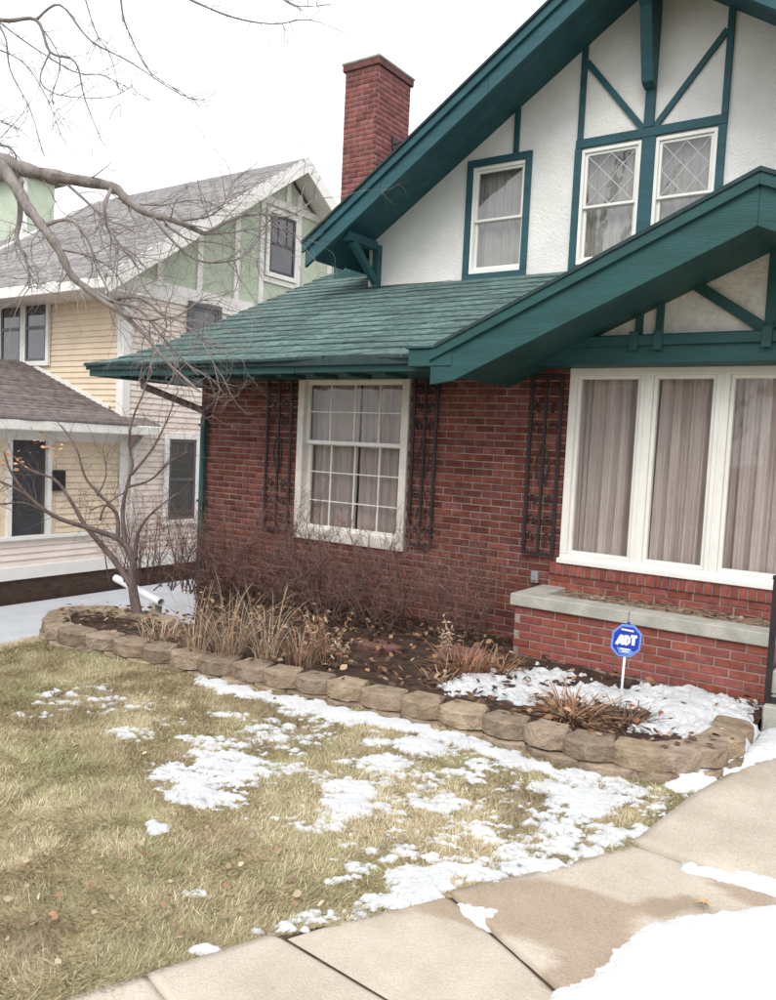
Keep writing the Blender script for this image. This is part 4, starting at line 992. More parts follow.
# ================================================================== GRASS
def blades(name, base, length, width, ang, lean, bend, cols, mat, parent=None, kind='stuff', seg=2):
    """base (n,3); each blade is a strip of `seg` quads ending in a point"""
    n = len(base); d = np.stack([np.cos(ang), np.sin(ang), np.zeros(n)], 1); sd_ = np.stack([-np.sin(ang), np.cos(ang), np.zeros(n)], 1)
    pts = []; p = base.copy(); th = lean.copy()
    rows = [p]
    for k in range(seg):
        p = p+(d*np.sin(th)[:, None]+np.array([0, 0, 1.])*np.cos(th)[:, None])*(length/seg)[:, None]; rows.append(p); th = th+bend/seg
    V = []; per = 2*seg+1
    arr = np.zeros((n, per, 3))
    for k in range(seg):
        wk = width*(1-.35*k/seg); arr[:, 2*k] = rows[k]-sd_*wk[:, None]/2; arr[:, 2*k+1] = rows[k]+sd_*wk[:, None]/2
    arr[:, -1] = rows[-1]
    tri = []
    for k in range(seg-1): tri += [(2*k, 2*k+1, 2*k+3), (2*k, 2*k+3, 2*k+2)]
    tri.append((2*seg-2, 2*seg-1, 2*seg))
    F = (np.arange(n)[:, None, None]*per+np.array(tri)[None]).reshape(-1, 3)
    return npmesh(name, arr.reshape(-1, 3), F, mat, parent, colors=np.repeat(cols, per, 0), kind=kind)
def scatter_lawn(n):
    # uniform over the lawn in ground area, denser near the camera
    x = rng.uniform(-6.6, -.6, n); y = rng.uniform(.6, 4.9, n)
    k = (x < np.interp(y, WK[:, 1], WK[:, 0])+.012+.03*vnoise(x*0+3, y*9, 77)) & ~inside_poly(x, y-.0, BED)
    x, y = x[k], y[k]; p = pix(np.stack([x, y, np.zeros_like(x)], -1)); k = (p[:, 0] > -260) & (p[:, 1] < 1120) & (p[:, 0] < 860); return x[k], y[k]
x, y = scatter_lawn(700000)
sv = lawn_snow(x, y); k = sv < STHR+.02+.75*rng.random(len(x))**2.2; x, y, sv = x[k], y[k], sv[k]
n = len(x); flow = 6.3*fbm(x*3.2, y*3.2, 101, 3)*2+rng.normal(0, 1.1, n)
tone = fbm(x*1.1+3, y*1.1, 111, 3); t2 = rng.random(n)
straw = np.array([.55,.47,.31]); olive = np.array([.39,.365,.20]); brown = np.array([.33,.225,.13]); pale = np.array([.70,.60,.41])
u = np.clip((tone-.36)/.3, 0, 1)[:, None]
cols = straw*(1-u)+olive*u
cols = np.where((t2 < .22)[:, None], pale, cols); cols = np.where((t2 > .86)[:, None], brown, cols); cols = np.where(((t2 > .80) & (t2 < .86))[:, None], olive*.8, cols)
green = np.array([.21,.235,.085]); gm = np.clip(fbm(x*2.3+8, y*2.3, 141, 4)*4-1.75, 0, 1)*(rng.random(n) < .8); cols = cols*(1-.6*gm[:, None])+green*.6*gm[:, None]
md = np.clip(fbm(x*3.1, y*3.1+4, 151, 4)*5-2.45, 0, 1); cols = cols*(1-.62*md[:, None])+np.array([.24,.165,.105])*.62*md[:, None]
cols = cols*rng.uniform(.7, 1.2, n)[:, None]
dk = np.clip(fbm(x*.8, y*.8+9, 131, 3)*2.4-1.25, 0, 1)*np.clip((2.6-y)/1.0, 0, 1); cols = cols*(1-.35*dk[:, None])
tuft = fbm(x*5, y*5, 121, 3)
base = np.stack([x, y, lawn_z(x, y)-.004], 1)
tuft = np.where(rng.random(n) < .06, tuft+.9, tuft*.85)
tag(blades('grass', base, rng.uniform(.016, .05, n)*(.55+.8*tuft), rng.uniform(.0018, .0036, n), flow, rng.uniform(.7, 1.45, n), rng.uniform(-.5, .6, n), cols, M['grass'], seg=2), 'matted straw and olive winter grass covering the lawn', 'grass')
print('grass', n)

# ================================================================== LEAF LITTER
def leaf_geo(L, W, curl, R):
    pts = [(0,0),(.28,.42),(.62,.5),(1,0),(.62,-.5),(.28,-.42)]
    return [(a*L, b*W*2*.5, curl*((a-.5)**2)*L+abs(b)*curl*.6*L) for a, b in pts], [(0,3,2,1),(0,5,4,3)]
def litter(name, spots, zf, lo, hi, label, pal, lift=.012):
    V, F, Cc = [], [], []; R = random.Random(5)
    for (x, y) in spots:
        g_, f_ = leaf_geo(R.uniform(lo, hi), R.uniform(lo, hi)*.7, R.uniform(.2, 1.1), R)
        a = R.uniform(0, 6.28); M3 = Matrix.Rotation(a, 3, 'Z')@Matrix.Rotation(R.uniform(-.7, .7), 3, 'X')@Matrix.Rotation(R.uniform(-.6, .6), 3, 'Y')
        n = len(V); b = Vector((x, y, float(zf(x, y))+R.uniform(.3, 1.6)*lift)); c = R.choice(pal); q = R.uniform(.7, 1.25)
        for v in g_: V.append(tuple(M3@Vector(v)+b)); Cc.append([k*q for k in c])
        F += [tuple(i+n for i in f) for f in f_]
    tag(npmesh(name, V, F, M['dead'], colors=np.array(Cc), kind='stuff'), label, 'leaves')
PAL = [(.21,.115,.06),(.30,.18,.095),(.13,.075,.05),(.38,.27,.17),(.25,.10,.05)]
sp = []
while len(sp) < 150:
    px_, py_ = (random.gauss(120, 120), random.gauss(900, 50)) if random.random() < .55 else (random.uniform(0, 640), random.uniform(660, 950))
    if py_ < 652: continue
    q = onZ(px_, py_, 0)
    if q[0] < np.interp(q[1], WK[:, 1], WK[:, 0])-.02 and not inside_poly(np.array(q[0]), np.array(q[1]), BED) and q[0] > -6 : sp.append((q[0], q[1]))
litter('leaf_litter', sp, lambda x, y: lawn_z(x, y)+.015, .018, .042, 'small brown fallen leaves caught in the lawn grass', [(.30,.22,.14),(.40,.31,.21),(.22,.15,.10),(.48,.38,.27),(.30,.17,.10)])
sp = []
while len(sp) < 1500:
    x_, y_ = random.uniform(-7.2, -.9), random.uniform(3.7, 6.7)
    if inside_poly(np.array(x_), np.array(y_-.12), BED) and not (x_ > -2.95 and y_ > 6.08):
        vv = float(bed_v(np.array([x_]), np.array([y_]))[0])
        if vv < .5 or random.random() < .22: sp.append((x_, y_))
litter('bed_litter', sp, lambda x, y: bed_z(x, y)+.035, .03, .07, 'dead brown leaves and scraps strewn over the flower bed', PAL+[(.09,.05,.04)]*3)
sp = [(random.uniform(-2.65, -.95), random.uniform(PY+.22, WY-.04)) for _ in range(260)]
litter('planter_litter', sp, lambda x, y: z(-1.24), .03, .06, 'dry scraps and leaves filling the top of the brick planter', [(.26,.17,.11),(.16,.10,.07),(.36,.27,.19)])
tw = MB()
for _ in range(150):
    a = Vector((random.uniform(-2.6, -1.0), random.uniform(PY+.2, WY-.06), z(-1.225)+random.uniform(0, .035))); d = Vector((random.gauss(0, 1), random.gauss(0, .35), random.gauss(0, .08))).normalized()*random.uniform(.08, .22)
    b = a+d; b.x = min(max(b.x, -2.66), -.95); b.y = min(max(b.y, PY+.17), WY-.04); tw.tube([a, (a+b)/2+Vector((0, 0, .012)), b], [.003, .003, .0015], 3)
tag(tw.build('dry_twigs', pm('dry_twig', (.27,.19,.125), .3, 20, .9), kind='stuff'), 'tangle of dry tan twigs lying in the brick planter', 'twigs')
# maple leaf on the walk
c0 = onZ(703, 911, 0); R = random.Random(3); pts = []
for k in range(20):
    a = k/20*2*math.pi; rr = .042*(1 if k % 4 == 0 else .72 if k % 2 == 0 else .42)*R.uniform(.85, 1.1); pts.append((c0[0]+math.cos(a)*rr, c0[1]+math.sin(a)*rr, .034+R.uniform(0, .014)))
me = MB(); me.add(pts+[(c0[0], c0[1], .03)], [(i, (i+1) % 20, 20) for i in range(20)]); me.tube([(c0[0], c0[1], .033), (c0[0]+.03, c0[1]-.06, .034)], .0015, 3)
tag(me.build('fallen_leaf', pm('tan_leaf', (.50,.36,.22), .2, 30, .8)), 'single tan lobed leaf lying on the wet concrete walk', 'leaf')

# ================================================================== PLANTS
def spray(name, base_px, zb, n, hgt, spread, wd, pal, label, cat, group=None, lean=(.02,.45), bend=(.2,2.4), seed=0, seg=7, flat=None, xy=None):
    Rn = np.random.default_rng(seed); c = onZ(*base_px, zb)[:2] if xy is None else np.array(xy)
    ang = Rn.uniform(0, 2*math.pi, n); rr = np.sqrt(Rn.random(n))*spread
    b = np.stack([c[0]+np.cos(ang)*rr, c[1]+np.sin(ang)*rr, np.full(n, zb)], 1); b[:, 2] = bed_z(b[:, 0], b[:, 1])+.0
    ang2 = ang+Rn.normal(0, .7, n)
    col = np.array(pal)[Rn.integers(0, len(pal), n)]*Rn.uniform(.75, 1.2, n)[:, None]
    root = empty(name, (c[0], c[1], zb), label, cat, group)
    blades('dry_blades', b, Rn.uniform(.45, 1.0, n)*hgt, Rn.uniform(.6, 1.2, n)*wd, ang2, Rn.uniform(*lean, n), Rn.uniform(*bend, n), col, M['dead'], root, None, seg)
    return root
TAN = [(.46,.35,.24),(.38,.28,.19),(.54,.43,.31),(.30,.19,.13)]; RUST = [(.32,.15,.085),(.42,.22,.13),(.24,.11,.07),(.36,.24,.16)]
spray('dried_grass', (196,652), .15, 90, .66, .10, .0045, TAN, 'tall clump of dried tan grass beside the crooked small tree', 'plant', 'dried grass clumps', seed=1)
spray('dried_grass', (230,656), .15, 110, .80, .11, .0045, TAN, 'tallest dried tan grass clump in the middle of the clumps by the blocks', 'plant', 'dried grass clumps', seed=2)
spray('dried_grass', (268,660), .15, 95, .70, .10, .0045, TAN, 'dried tan grass clump under the iron shutter nearest the drainpipe', 'plant', 'dried grass clumps', seed=3)
spray('dried_grass', (160,640), .15, 110, .26, .14, .006, TAN, 'short dried grass tuft around the foot of the crooked small tree', 'plant', 'dried grass clumps', seed=4)
spray('dried_grass', (300,664), .15, 70, .38, .10, .006, RUST+TAN, 'thin rusty grass clump beside the curled seed plumes', 'plant', 'dried grass clumps', seed=5, bend=(.2,1.2))
def plume(name, base_px, zb, n, hgt, label, seed, pal, group='dried seed plumes', spreadang=.35, xy=None):
    R = random.Random(seed); c = onZ(*base_px, zb); root = empty(name, (c[0], c[1], zb), label, 'plant', group)
    st = MB(); V, F, Cc = [], [], []
    for k in range(n):
        a = R.uniform(0, 6.28); b = Vector((c[0]+R.gauss(0, .05), c[1]+R.gauss(0, .05), zb-.02)); L = hgt*R.uniform(.6, 1.05); th = R.uniform(.02, spreadang)
        pts = []; p = b.copy(); ln = 8
        for j in range(ln+1):
            pts.append(p.copy()); d = Vector((math.cos(a)*math.sin(th), math.sin(a)*math.sin(th), math.cos(th))); p = p+d*L/ln; th += R.uniform(.0, .22)*(1 if j > 4 else .4)
        st.tube(pts, [.0026]*ln+[.0012], 3)
        for j in range(4, ln+1):       # little curled seed scraps along the upper stem
            for q in range(4):
                s = pts[j]; dd = Vector((R.gauss(0, 1), R.gauss(0, 1), R.gauss(.2, .8))).normalized(); sd_ = dd.orthogonal().normalized(); l = R.uniform(.02, .045); w_ = R.uniform(.004, .008); i0 = len(V)
                V += [tuple(s-sd_*w_), tuple(s+sd_*w_), tuple(s+dd*l+Vector((0, 0, -.01)))]; F.append((i0, i0+1, i0+2)); cc = R.choice(pal); Cc += [cc]*3
    st.build('stem', pm('dry_stem', (.30,.19,.12), .25, 30, .9), root)
    npmesh('seed_heads', V, F, M['dead'], root, colors=np.array(Cc))
    return root
plume('seed_plume', (322,662), .15, 16, .42, 'tan curled seed plumes rising by the retaining blocks below the sash window', 1, TAN+RUST)
plume('seed_plume', (337,664), .15, 8, .34, 'short straight tan seed stems just behind the block edging', 2, TAN)
plume('seed_plume', (445,664), .14, 8, .40, 'thin pale dead stems beside the flat red stones', 3, TAN, spreadang=.2)
spray('dead_fern', (462,672), .14, 190, .34, .14, .006, RUST, 'rust brown dead fern flopped beside the snowy bed', 'plant', 'collapsed dead perennials', lean=(.3,1.2), bend=(.4,1.2), seed=8)
spray('dead_fern', (492,668), .14, 160, .26, .16, .007, RUST+PAL, 'low rusty dead fern against the corner of the brick planter', 'plant', 'collapsed dead perennials', lean=(.5,1.3), bend=(.3,1.0), seed=9)
spray('dead_fern', (438,682), .14, 90, .18, .10, .006, RUST+TAN, 'small dead tuft just behind the block edging near the red stones', 'plant', 'collapsed dead perennials', lean=(.5,1.3), bend=(.3,1.0), seed=12)
spray('dead_lily', (572,713), .15, 170, .34, .13, .010, [(.36,.22,.13),(.46,.31,.20),(.24,.13,.08),(.30,.16,.09)], 'flattened tan heap of dead lily leaves in the snow left of the sign', 'plant', 'collapsed dead perennials', lean=(.8,1.4), bend=(.2,.7), seed=10)
spray('dead_lily', (622,719), .15, 150, .27, .13, .008, [(.17,.10,.07),(.24,.15,.10),(.12,.07,.05)], 'flattened dark brown heap of dead lily leaves at the foot of the sign', 'plant', 'collapsed dead perennials', lean=(.8,1.4), bend=(.2,.7), seed=11)

# flat stones in the bed
def stone(px_, py_, sx, sy, h, seed, label):
    R = random.Random(seed); c = onZ(px_, py_, .16); bm = bmesh.new(); n = 11; r0_ = []; r1_ = []; rm = []
    for k in range(n):
        a = 2*math.pi*k/n; q = R.uniform(.82, 1.1); r0_.append(bm.verts.new((c[0]+math.cos(a)*sx*q, c[1]+math.sin(a)*sy*q, .05))); rm.append(bm.verts.new((c[0]+math.cos(a)*sx*q*1.02, c[1]+math.sin(a)*sy*q*1.02, .13+h*.6))); r1_.append(bm.verts.new((c[0]+math.cos(a)*sx*q*.86, c[1]+math.sin(a)*sy*q*.86, .13+h+R.uniform(-.008, .008))))
    for A, B_ in ((r0_, rm), (rm, r1_)):
        for k in range(n): bm.faces.new((A[k], A[(k+1) % n], B_[(k+1) % n], B_[k]))
    bm.faces.new(r1_); bmesh.ops.recalc_face_normals(bm, faces=bm.faces); me = bpy.data.meshes.new('flat_stone'); bm.to_mesh(me); bm.free(); tag(link('flat_stone', me, M['rock']), label, 'stone', 'flat stones in the bed')
stone(378, 643, .22, .12, .03, 1, 'flat red stone lying in the dark soil nearer the sash window'); stone(466, 652, .27, .13, .045, 2, 'larger flat red stone lying in the dark soil nearer the planter')

# bare twiggy shrubs
def shrub(label, x, y, h, rad, n, seed, pal):
    R = random.Random(seed); root = empty('bare_shrub', (x, y, .1), label, 'shrub', 'bare twiggy shrubs')
    st = MB(); Vt, Ft, Cc = MB(), None, []
    tw = MB(); tc = []
    for k in range(n):
        a = R.uniform(0, 6.28); th = abs(R.gauss(0, .62)); p = Vector((x+R.gauss(0, .20), y+R.gauss(0, .09), .08)); L = h*R.uniform(.55, 1.1); pts = [p.copy()]; d = Vector((math.cos(a)*math.sin(th)*rad, math.sin(a)*math.sin(th)*.5, math.cos(th))).normalized()
        for j in range(6):
            d = (d+Vector((R.gauss(0, .16), R.gauss(0, .12), R.gauss(.02, .12)))).normalized(); p = p+d*L/6
            if p.y > WY-.06: p.y = WY-.06
            pts.append(p.copy())
        rs_ = R.uniform(.55, 1.5); st.tube(pts, [(.0065-.0009*j)*rs_ for j in range(7)], 4)
        for j in range(2, 7):
            for q in range(R.randint(2, 4)):
                dd = (d+Vector((R.gauss(0, .8), R.gauss(0, .6), R.gauss(.1, .6)))).normalized(); l = R.uniform(.08, .32); s = pts[j]; e = s+dd*l; mid = (s+e)/2+Vector((R.gauss(0, .02), R.gauss(0, .02), R.gauss(0, .02)))
                for v in (mid, e):
                    if v.y > WY-.05: v.y = WY-.05
                tw.tube([s, mid, e], [.0021, .0016, .0008], 3, cap=False)
                for r_ in range(R.randint(1, 3)):
                    f = mid.lerp(e, R.random()); g_ = f+Vector((R.gauss(0, .05), R.gauss(0, .05), R.gauss(.02, .05)))
                    if g_.y > WY-.05: g_.y = WY-.05
                    tw.tube([f, g_], [.0013, .0007], 3, cap=False)
    st.build('stem', M['shrub_stem'], root); me = tw.mesh('twig_mass'); link('twig_mass', me, M['shrub_twig'], root)
M['shrub_stem'] = pm('shrub_stem', (.12,.07,.062), .3, 15, .9); M['shrub_twig'] = pm('shrub_twig', (.20,.105,.088), .35, 9, .9, hue2=(.31,.19,.16))
shrub('wide bare reddish twiggy shrub at the house corner by the drainpipe', -6.75, 6.1, .95, 1.4, 40, 1, None)
shrub('bare twiggy shrub below the iron shutter nearest the drainpipe', -6.05, 6.15, .9, 1.5, 32, 6, None)
shrub('bare twiggy shrub reaching over the sill of the sash window', -5.3, 6.15, 1.12, 1.4, 42, 2, None)
shrub('bare twiggy shrub between the flat red stones and the sash window', -4.75, 6.0, .9, 1.5, 28, 7, None)
shrub('bare twiggy shrub under the iron shutter beside the sash window', -4.2, 6.15, 1.0, 1.5, 34, 3, None)
shrub('small bare twiggy shrub nearest the outlet box and planter', -3.55, 6.25, .8, 1.4, 20, 4, None)
shrub('thin bare twiggy shrub at the bank above the driveway', -7.55, 6.0, .95, 1.2, 25, 5, None)

# ================================================================== TREES
def smooth_path(pts, n=5):
    P = [np.array(p, float) for p in pts]; out = []
    for i in range(len(P)-1):
        p0 = P[max(i-1, 0)]; p1 = P[i]; p2 = P[i+1]; p3 = P[min(i+2, len(P)-1)]
        for k in range(n):
            t = k/n; out.append(.5*((2*p1)+(-p0+p2)*t+(2*p0-5*p1+4*p2-p3)*t*t+(-p0+3*p1-3*p2+p3)*t**3))
    out.append(P[-1]); return out
def twigs_from(m, path, r0_, R, cnt, ln, lvl=0, start=.15, droop=-.1, dirb=None):
    k = len(path)
    for _ in range(cnt):
        i = R.randint(int(k*start), k-1); s = Vector(path[i]); t = (Vector(path[min(i+1, k-1)])-Vector(path[max(i-1, 0)]))
        t = t.normalized() if t.length > 1e-6 else Vector((0, 0, 1))
        d = (t*.8+Vector((R.gauss(0, .6), R.gauss(0, .6), R.gauss(0, .6)))).normalized(); L = ln*R.uniform(.4, 1.2); nseg = 6; p = s.copy(); pts = [p.copy()]
        for j in range(nseg):
            d = (d+Vector((R.gauss(0, .22), R.gauss(0, .22), R.gauss(0, .22)+droop*.2))).normalized(); p = p+d*L/nseg; pts.append(p.copy())
        rr = r0_*R.uniform(.6, 1.0); m.tube(pts, [rr*(1-.75*j/nseg) for j in range(nseg+1)], 4 if lvl == 0 else 3, cap=False)
        if lvl < 2: twigs_from(m, pts, rr*.5, R, R.randint(2, 4), ln*.55, lvl+1, .3, droop)
# ---- crooked small tree in the bed
ST = empty('small_tree', onZ(138, 616, .14), 'crooked small bare tree leaning over the end of the block wall', 'tree')
d0 = float((onZ(138, 616, .14)-np.array([0, 0, ZC]))@fw)
def D(x, y, o=0.): return dep(x, y, d0+o)
paths = [([(138,618,0),(134,597,0),(132,579,0),(133,562,0),(125,545,0),(112,536,0),(82,526,-.1),(54,516,-.2),(28,496,-.3),(10,470,-.3),(4,452,-.3)], .050, .007),
 ([(131,585,0),(114,560,.05),(97,540,.1),(84,524,.1),(70,500,.15),(55,480,.2),(30,470,.2),(12,455,.2)], .034, .006),
 ([(125,546,0),(123,525,0),(123,505,.05),(128,482,.05),(132,465,.1),(129,440,.1),(134,415,.1),(146,385,.15),(152,352,.2)], .024, .005),
 ([(135,560,0),(138,533,-.05),(152,513,-.1),(176,494,-.15)], .022, .005),
 ([(127,487,.05),(150,480,0),(170,462,-.1),(187,452,-.1)], .014, .004),
 ([(131,475,.05),(152,449,.1),(167,420,.1),(178,390,.15)], .014, .004),
 ([(118,540,0),(116,513,.1),(99,494,.15),(85,477,.2),(76,448,.2),(60,425,.25)], .022, .005),
 ([(54,516,-.2),(25,503,-.3),(0,504,-.3),(-25,500,-.3)], .011, .004), ([(28,496,-.3),(6,484,-.35),(-25,474,-.4)], .013, .006),
 ([(97,496,.15),(106,475,.2),(103,450,.2)], .010, .003), ([(116,513,.1),(105,505,0),(92,510,-.1)], .010, .003),
 ([(100,520,.05),(106,505,-.05),(128,490,-.1)], .010, .004)]
tr = MB(); br = MB(); tg = MB(); R = random.Random(11)
for k, (pp, ra, rb) in enumerate(paths):
    P_ = smooth_path([D(*q) for q in pp]); n = len(P_); rad = [ra+(rb-ra)*(i/(n-1))**.8 for i in range(n)]
    (tr if k < 2 else br).tube(P_, rad, 8); twigs_from(tg, P_, max(rb*.6, .003), R, 17 if k < 8 else 10, .36, start=.3, droop=.3)
tr.build('trunk', M['bark_small'], ST, smooth=True); br.build('branch', M['bark_small'], ST, smooth=True); me = tg.mesh('twig'); link('twig', me, M['bark_small'], ST)
V, F, Cc = [], [], []
for _ in range(46):
    a, b = random.choice([(8,456),(30,452),(55,452),(12,462),(40,440),(20,460)]); s = Vector(D(a+random.gauss(0, 7), b+random.gauss(0, 6), -.2+random.gauss(0, .08)))
    g_, f_ = leaf_geo(random.uniform(.03, .06), random.uniform(.02, .035), .8, R); A = Matrix.Rotation(random.uniform(0, 6.28), 3, 'Z')@Matrix.Rotation(random.uniform(0, 3), 3, 'X'); n = len(V); c = random.choice([(.55,.30,.17),(.62,.38,.24),(.45,.22,.12)])
    V += [tuple(A@Vector(v)+s) for v in g_]; Cc += [c]*6; F += [tuple(i+n for i in f) for f in f_]
npmesh('dry_leaves', V, F, M['dead'], ST, colors=np.array(Cc))

# ---- big bare tree at the edge of the lawn; its limbs hang into the picture
TX = dep(-150, 560, 4.9); base = np.array([TX[0], TX[1], 0.])
BT = empty('large_tree', tuple(base), 'large bare grey tree whose limbs hang over the neighbour roof and the lawn', 'tree')
DB = 4.9
def E_(x, y, o=0.): return dep(x, y, DB+o)
top = E_(-130, 170)
tk = MB(); P_ = smooth_path([base+np.array([0, 0, -.1]), base+np.array([.02, .02, .6]), base+np.array([-.03, .0, 1.6]), np.array([top[0]-.05, top[1]-.03, top[2]-.3]), np.array([top[0]-.1, top[1]-.06, top[2]+1.2]), np.array([top[0]-.3, top[1], top[2]+3.0])])
n = len(P_); tk.tube(P_, [.23-.14*i/(n-1)+(.07 if i < 2 else 0) for i in range(n)], 12); tk.build('trunk', M['bark'], BT, smooth=True)
limbs = [([(-140,180,0),(-80,150,0),(-30,148,0),(0,160,0),(30,171,0),(75,180,.05),(112,187,.1),(130,203,.1),(150,214,.1),(175,221,.15),(205,234,.2)], .062, .012),
 ([(205,234,.2),(235,218,.2),(262,214,.25),(290,216,.3),(318,196,.3)], .012, .004),
 ([(-5,158,0),(14,184,-.1),(28,208,-.15),(42,226,-.2),(58,249,-.2),(72,276,-.2),(96,296,-.2),(122,314,-.2),(145,335,-.2),(165,360,-.2),(200,392,-.2)], .036, .005),
 ([(20,180,0),(20,215,.05),(17,240,.05),(27,262,.05),(29,288,0)], .020, .004),
 ([(105,300,-.2),(140,298,-.1),(170,318,-.1),(200,300,-.1)], .012, .004), ([(122,314,-.2),(150,320,-.3),(175,318,-.3),(206,345,-.3)], .011, .003),
 ([(75,279,-.2),(110,300,-.2),(140,310,-.15),(165,340,-.15),(198,375,-.1)], .012, .004),
 ([(112,187,.1),(105,205,0),(108,225,0),(120,245,-.1),(140,270,-.1)], .013, .003), ([(60,178,.05),(90,205,0),(104,222,0),(118,255,0)], .010, .003),
 ([(150,214,.1),(180,248,.1),(205,262,.15),(240,258,.2),(258,240,.2)], .010, .003), ([(175,221,.15),(215,213,.2),(235,180,.25)], .008, .003),
 ([(205,234,.2),(235,232,.2),(270,225,.3)], .008, .002), ([(42,226,-.2),(70,220,-.2),(88,240,-.2),(96,266,-.2),(108,290,-.2)], .013, .003),
 ([(-120,60,.2),(-50,0,.2),(0,20,.2),(36,20,.2),(50,52,.2),(75,62,.2),(85,100,.2),(102,142,.2)], .020, .002), ([(36,20,.2),(60,5,.2),(90,40,.2),(130,62,.2),(182,95,.2),(210,100,.2)], .009, .0018),
 ([(120,-30,.3),(122,10,.3),(130,35,.3),(150,72,.3),(182,92,.3)], .009, .002), ([(60,-60,.4),(160,-15,.4),(195,2,.4),(235,18,.4),(275,24,.4),(310,20,.4),(352,36,.4)], .012, .0015),
 ([(100,-60,.4),(250,-20,.4),(290,4,.4),(316,6,.4)], .010, .002), ([(-60,60,.1),(-20,10,.1),(4,35,.1),(10,70,.1),(30,110,.1),(42,150,.1)], .010, .002), ([(-40,100,0),(-10,118,0),(14,126,0)], .006, .002), ([(-30,140,0),(8,147,0),(17,160,0)], .010, .004),
 ([(50,52,.2),(40,80,.2),(60,95,.2),(110,97,.2),(140,80,.2)], .006, .0015),
 ([(-30,40,.1),(20,60,.1),(45,95,.1),(60,132,.1)], .006, .0015), ([(40,25,.2),(60,60,.2),(52,100,.25),(64,120,.25)], .005, .0015), ([(80,-20,.3),(95,30,.3),(112,60,.3),(120,104,.3)], .006, .0015), ([(-10,15,.2),(30,45,.2),(75,72,.25),(104,76,.25),(150,100,.25)], .006, .0015),
 ([(130,203,.1),(160,205,.15),(200,200,.2),(228,212,.2)], .007, .002), ([(165,225,.15),(190,240,.15),(222,244,.2),(262,262,.2)], .007, .002), ([(58,249,-.2),(85,255,-.2),(110,268,-.2),(128,292,-.2)], .009, .002)]
R = random.Random(23); lm = {}; tg = MB()
for k, (pp, ra, rb) in enumerate(limbs):
    P_ = smooth_path([E_(*q) for q in pp]); n = len(P_); 
    g_ = 1.2 if k < 13 else 1.1
    rad = [(ra+(rb-ra)*(i/(n-1))**.7)*g_*(1+.10*math.sin(i*1.7+k)+.06*math.sin(i*4.1)) for i in range(n)]
    q = MB(); q.tube(P_, rad, 8 if ra > .015 else 5); q.build('limb', M['bark'], BT, smooth=True)
    thin = k >= 13
    twigs_from(tg, P_, .0028 if thin else max(min(rb*.9, .0065), .004), R, 16 if thin else 17, .28 if thin else .46, start=.2, droop=-.25 if thin else -.15)
# crown above the frame
for k in range(5):
    a = k*1.3; s = np.array(smooth_path([top, top+np.array([-.1, 0, 2.5])])[3+k % 3]); e = s+np.array([math.cos(a)*1.6-.6, math.sin(a)*1.4, 1.2+.3*k]); P_ = smooth_path([s, (s+e)/2+np.array([0, 0, .3]), e, e+np.array([math.cos(a)*.5, math.sin(a)*.5, .8])])
    n = len(P_); q = MB(); q.tube(P_, [.055-.045*i/(n-1) for i in range(n)], 6); q.build('limb', M['bark'], BT, smooth=True); twigs_from(tg, P_, .006, R, 7, .6, start=.4, droop=0)
me = tg.mesh('twig'); link('twig', me, M['bark'], BT)

# ================================================================== YARD SIGN, PIPE, RAILING
sg0 = onZ(620, 704, .15); sy = sg0[1]; sx = sg0[0]
YS = empty('yard_sign', (sx, sy, .12), 'blue octagonal security yard sign on a thin pale stake in the bed', 'sign')
ct = onY(626.3, 640.5, sy); pxm = float((ct-np.array([0, 0, ZC]))@fw)/FPX         # metres per pixel there
# sign plate basis: faces the street, turned a little
ang = math.radians(20); ux = Vector((math.cos(ang), math.sin(ang), 0)); un = Vector((math.sin(ang), -math.cos(ang), 0)); uz = Vector((.06, 0, 1)).normalized()
Wd, Ht = 26.5*pxm/2/.93, 33*pxm/2
cV = Vector(ct)
def S2(u, v, o=0.): return cV+ux*(u*Wd)+uz*(v*Ht)+un*o
def octo(s, o, cut=.42): return [S2(a*s, b*s, o) for a, b in ((-cut,1),(cut,1),(1,.5),(1,-.5),(cut,-1),(-cut,-1),(-1,-.5),(-1,.5))]
def plate(name, pts, o0, o1, mat, par):
    n = len(pts); m = MB(); m.add([p+un*o0 for p in pts]+[p+un*o1 for p in pts], [tuple(range(n)), tuple(range(n, 2*n))[::-1]]+[(i, (i+1) % n, n+(i+1) % n, n+i) for i in range(n)]); return m.build(name, M[mat], par)
plate('plate', octo(1, 0), 0, .006, 'blue_lt', YS); plate('blue_field', octo(.86, 0, .44), .0065, .0085, 'blue', YS)
plate('corner_tab', [S2(-.10, 1.0), S2(.14, 1.0), S2(.12, 1.16), S2(-.06, 1.16)], .001, .005, 'blue', YS)
plate('light_border', [S2(-.6, -.42), S2(.6, -.62), S2(.42, -.86), S2(-.36, -.80)], .009, .0095, 'blue_lt', YS)
# letters A D T from strokes
def stroke(pts, wd, par): 
    for a, b in zip(pts, pts[1:]):
        m = MB(); m.beam(S2(*a, .0105), S2(*b, .0105), wd, .002, un); m.build('letter_stroke', M['signwhite'], par)
LW = .22*Wd
stroke([(-.64,-.26),(-.34,.34)], LW, YS); stroke([(-.34,.34),(-.22,-.26)], LW, YS); stroke([(-.52,-.12),(-.24,-.12)], LW*.7, YS)
stroke([(-.06,-.24),(-.06,.34)], LW, YS); stroke([(-.06,.30),(.14,.24),(.22,.05),(.14,-.16),(-.06,-.22)], LW*.85, YS)
stroke([(.48,.30),(.48,-.24)], LW, YS); stroke([(.26,.30),(.70,.30)], LW*.9, YS)
stroke([(-.42,.70),(.42,.62)], LW*.55, YS); stroke([(-.36,-.50),(.36,-.54)], LW*.45, YS); stroke([(-.22,-.66),(.26,-.68)], LW*.35, YS)
m = MB(); m.tube([Vector((sx, sy, .02)), cV-uz*Ht*.2-un*.005], .0085, 8); m.build('stake', M['signwhite'], YS, smooth=True)

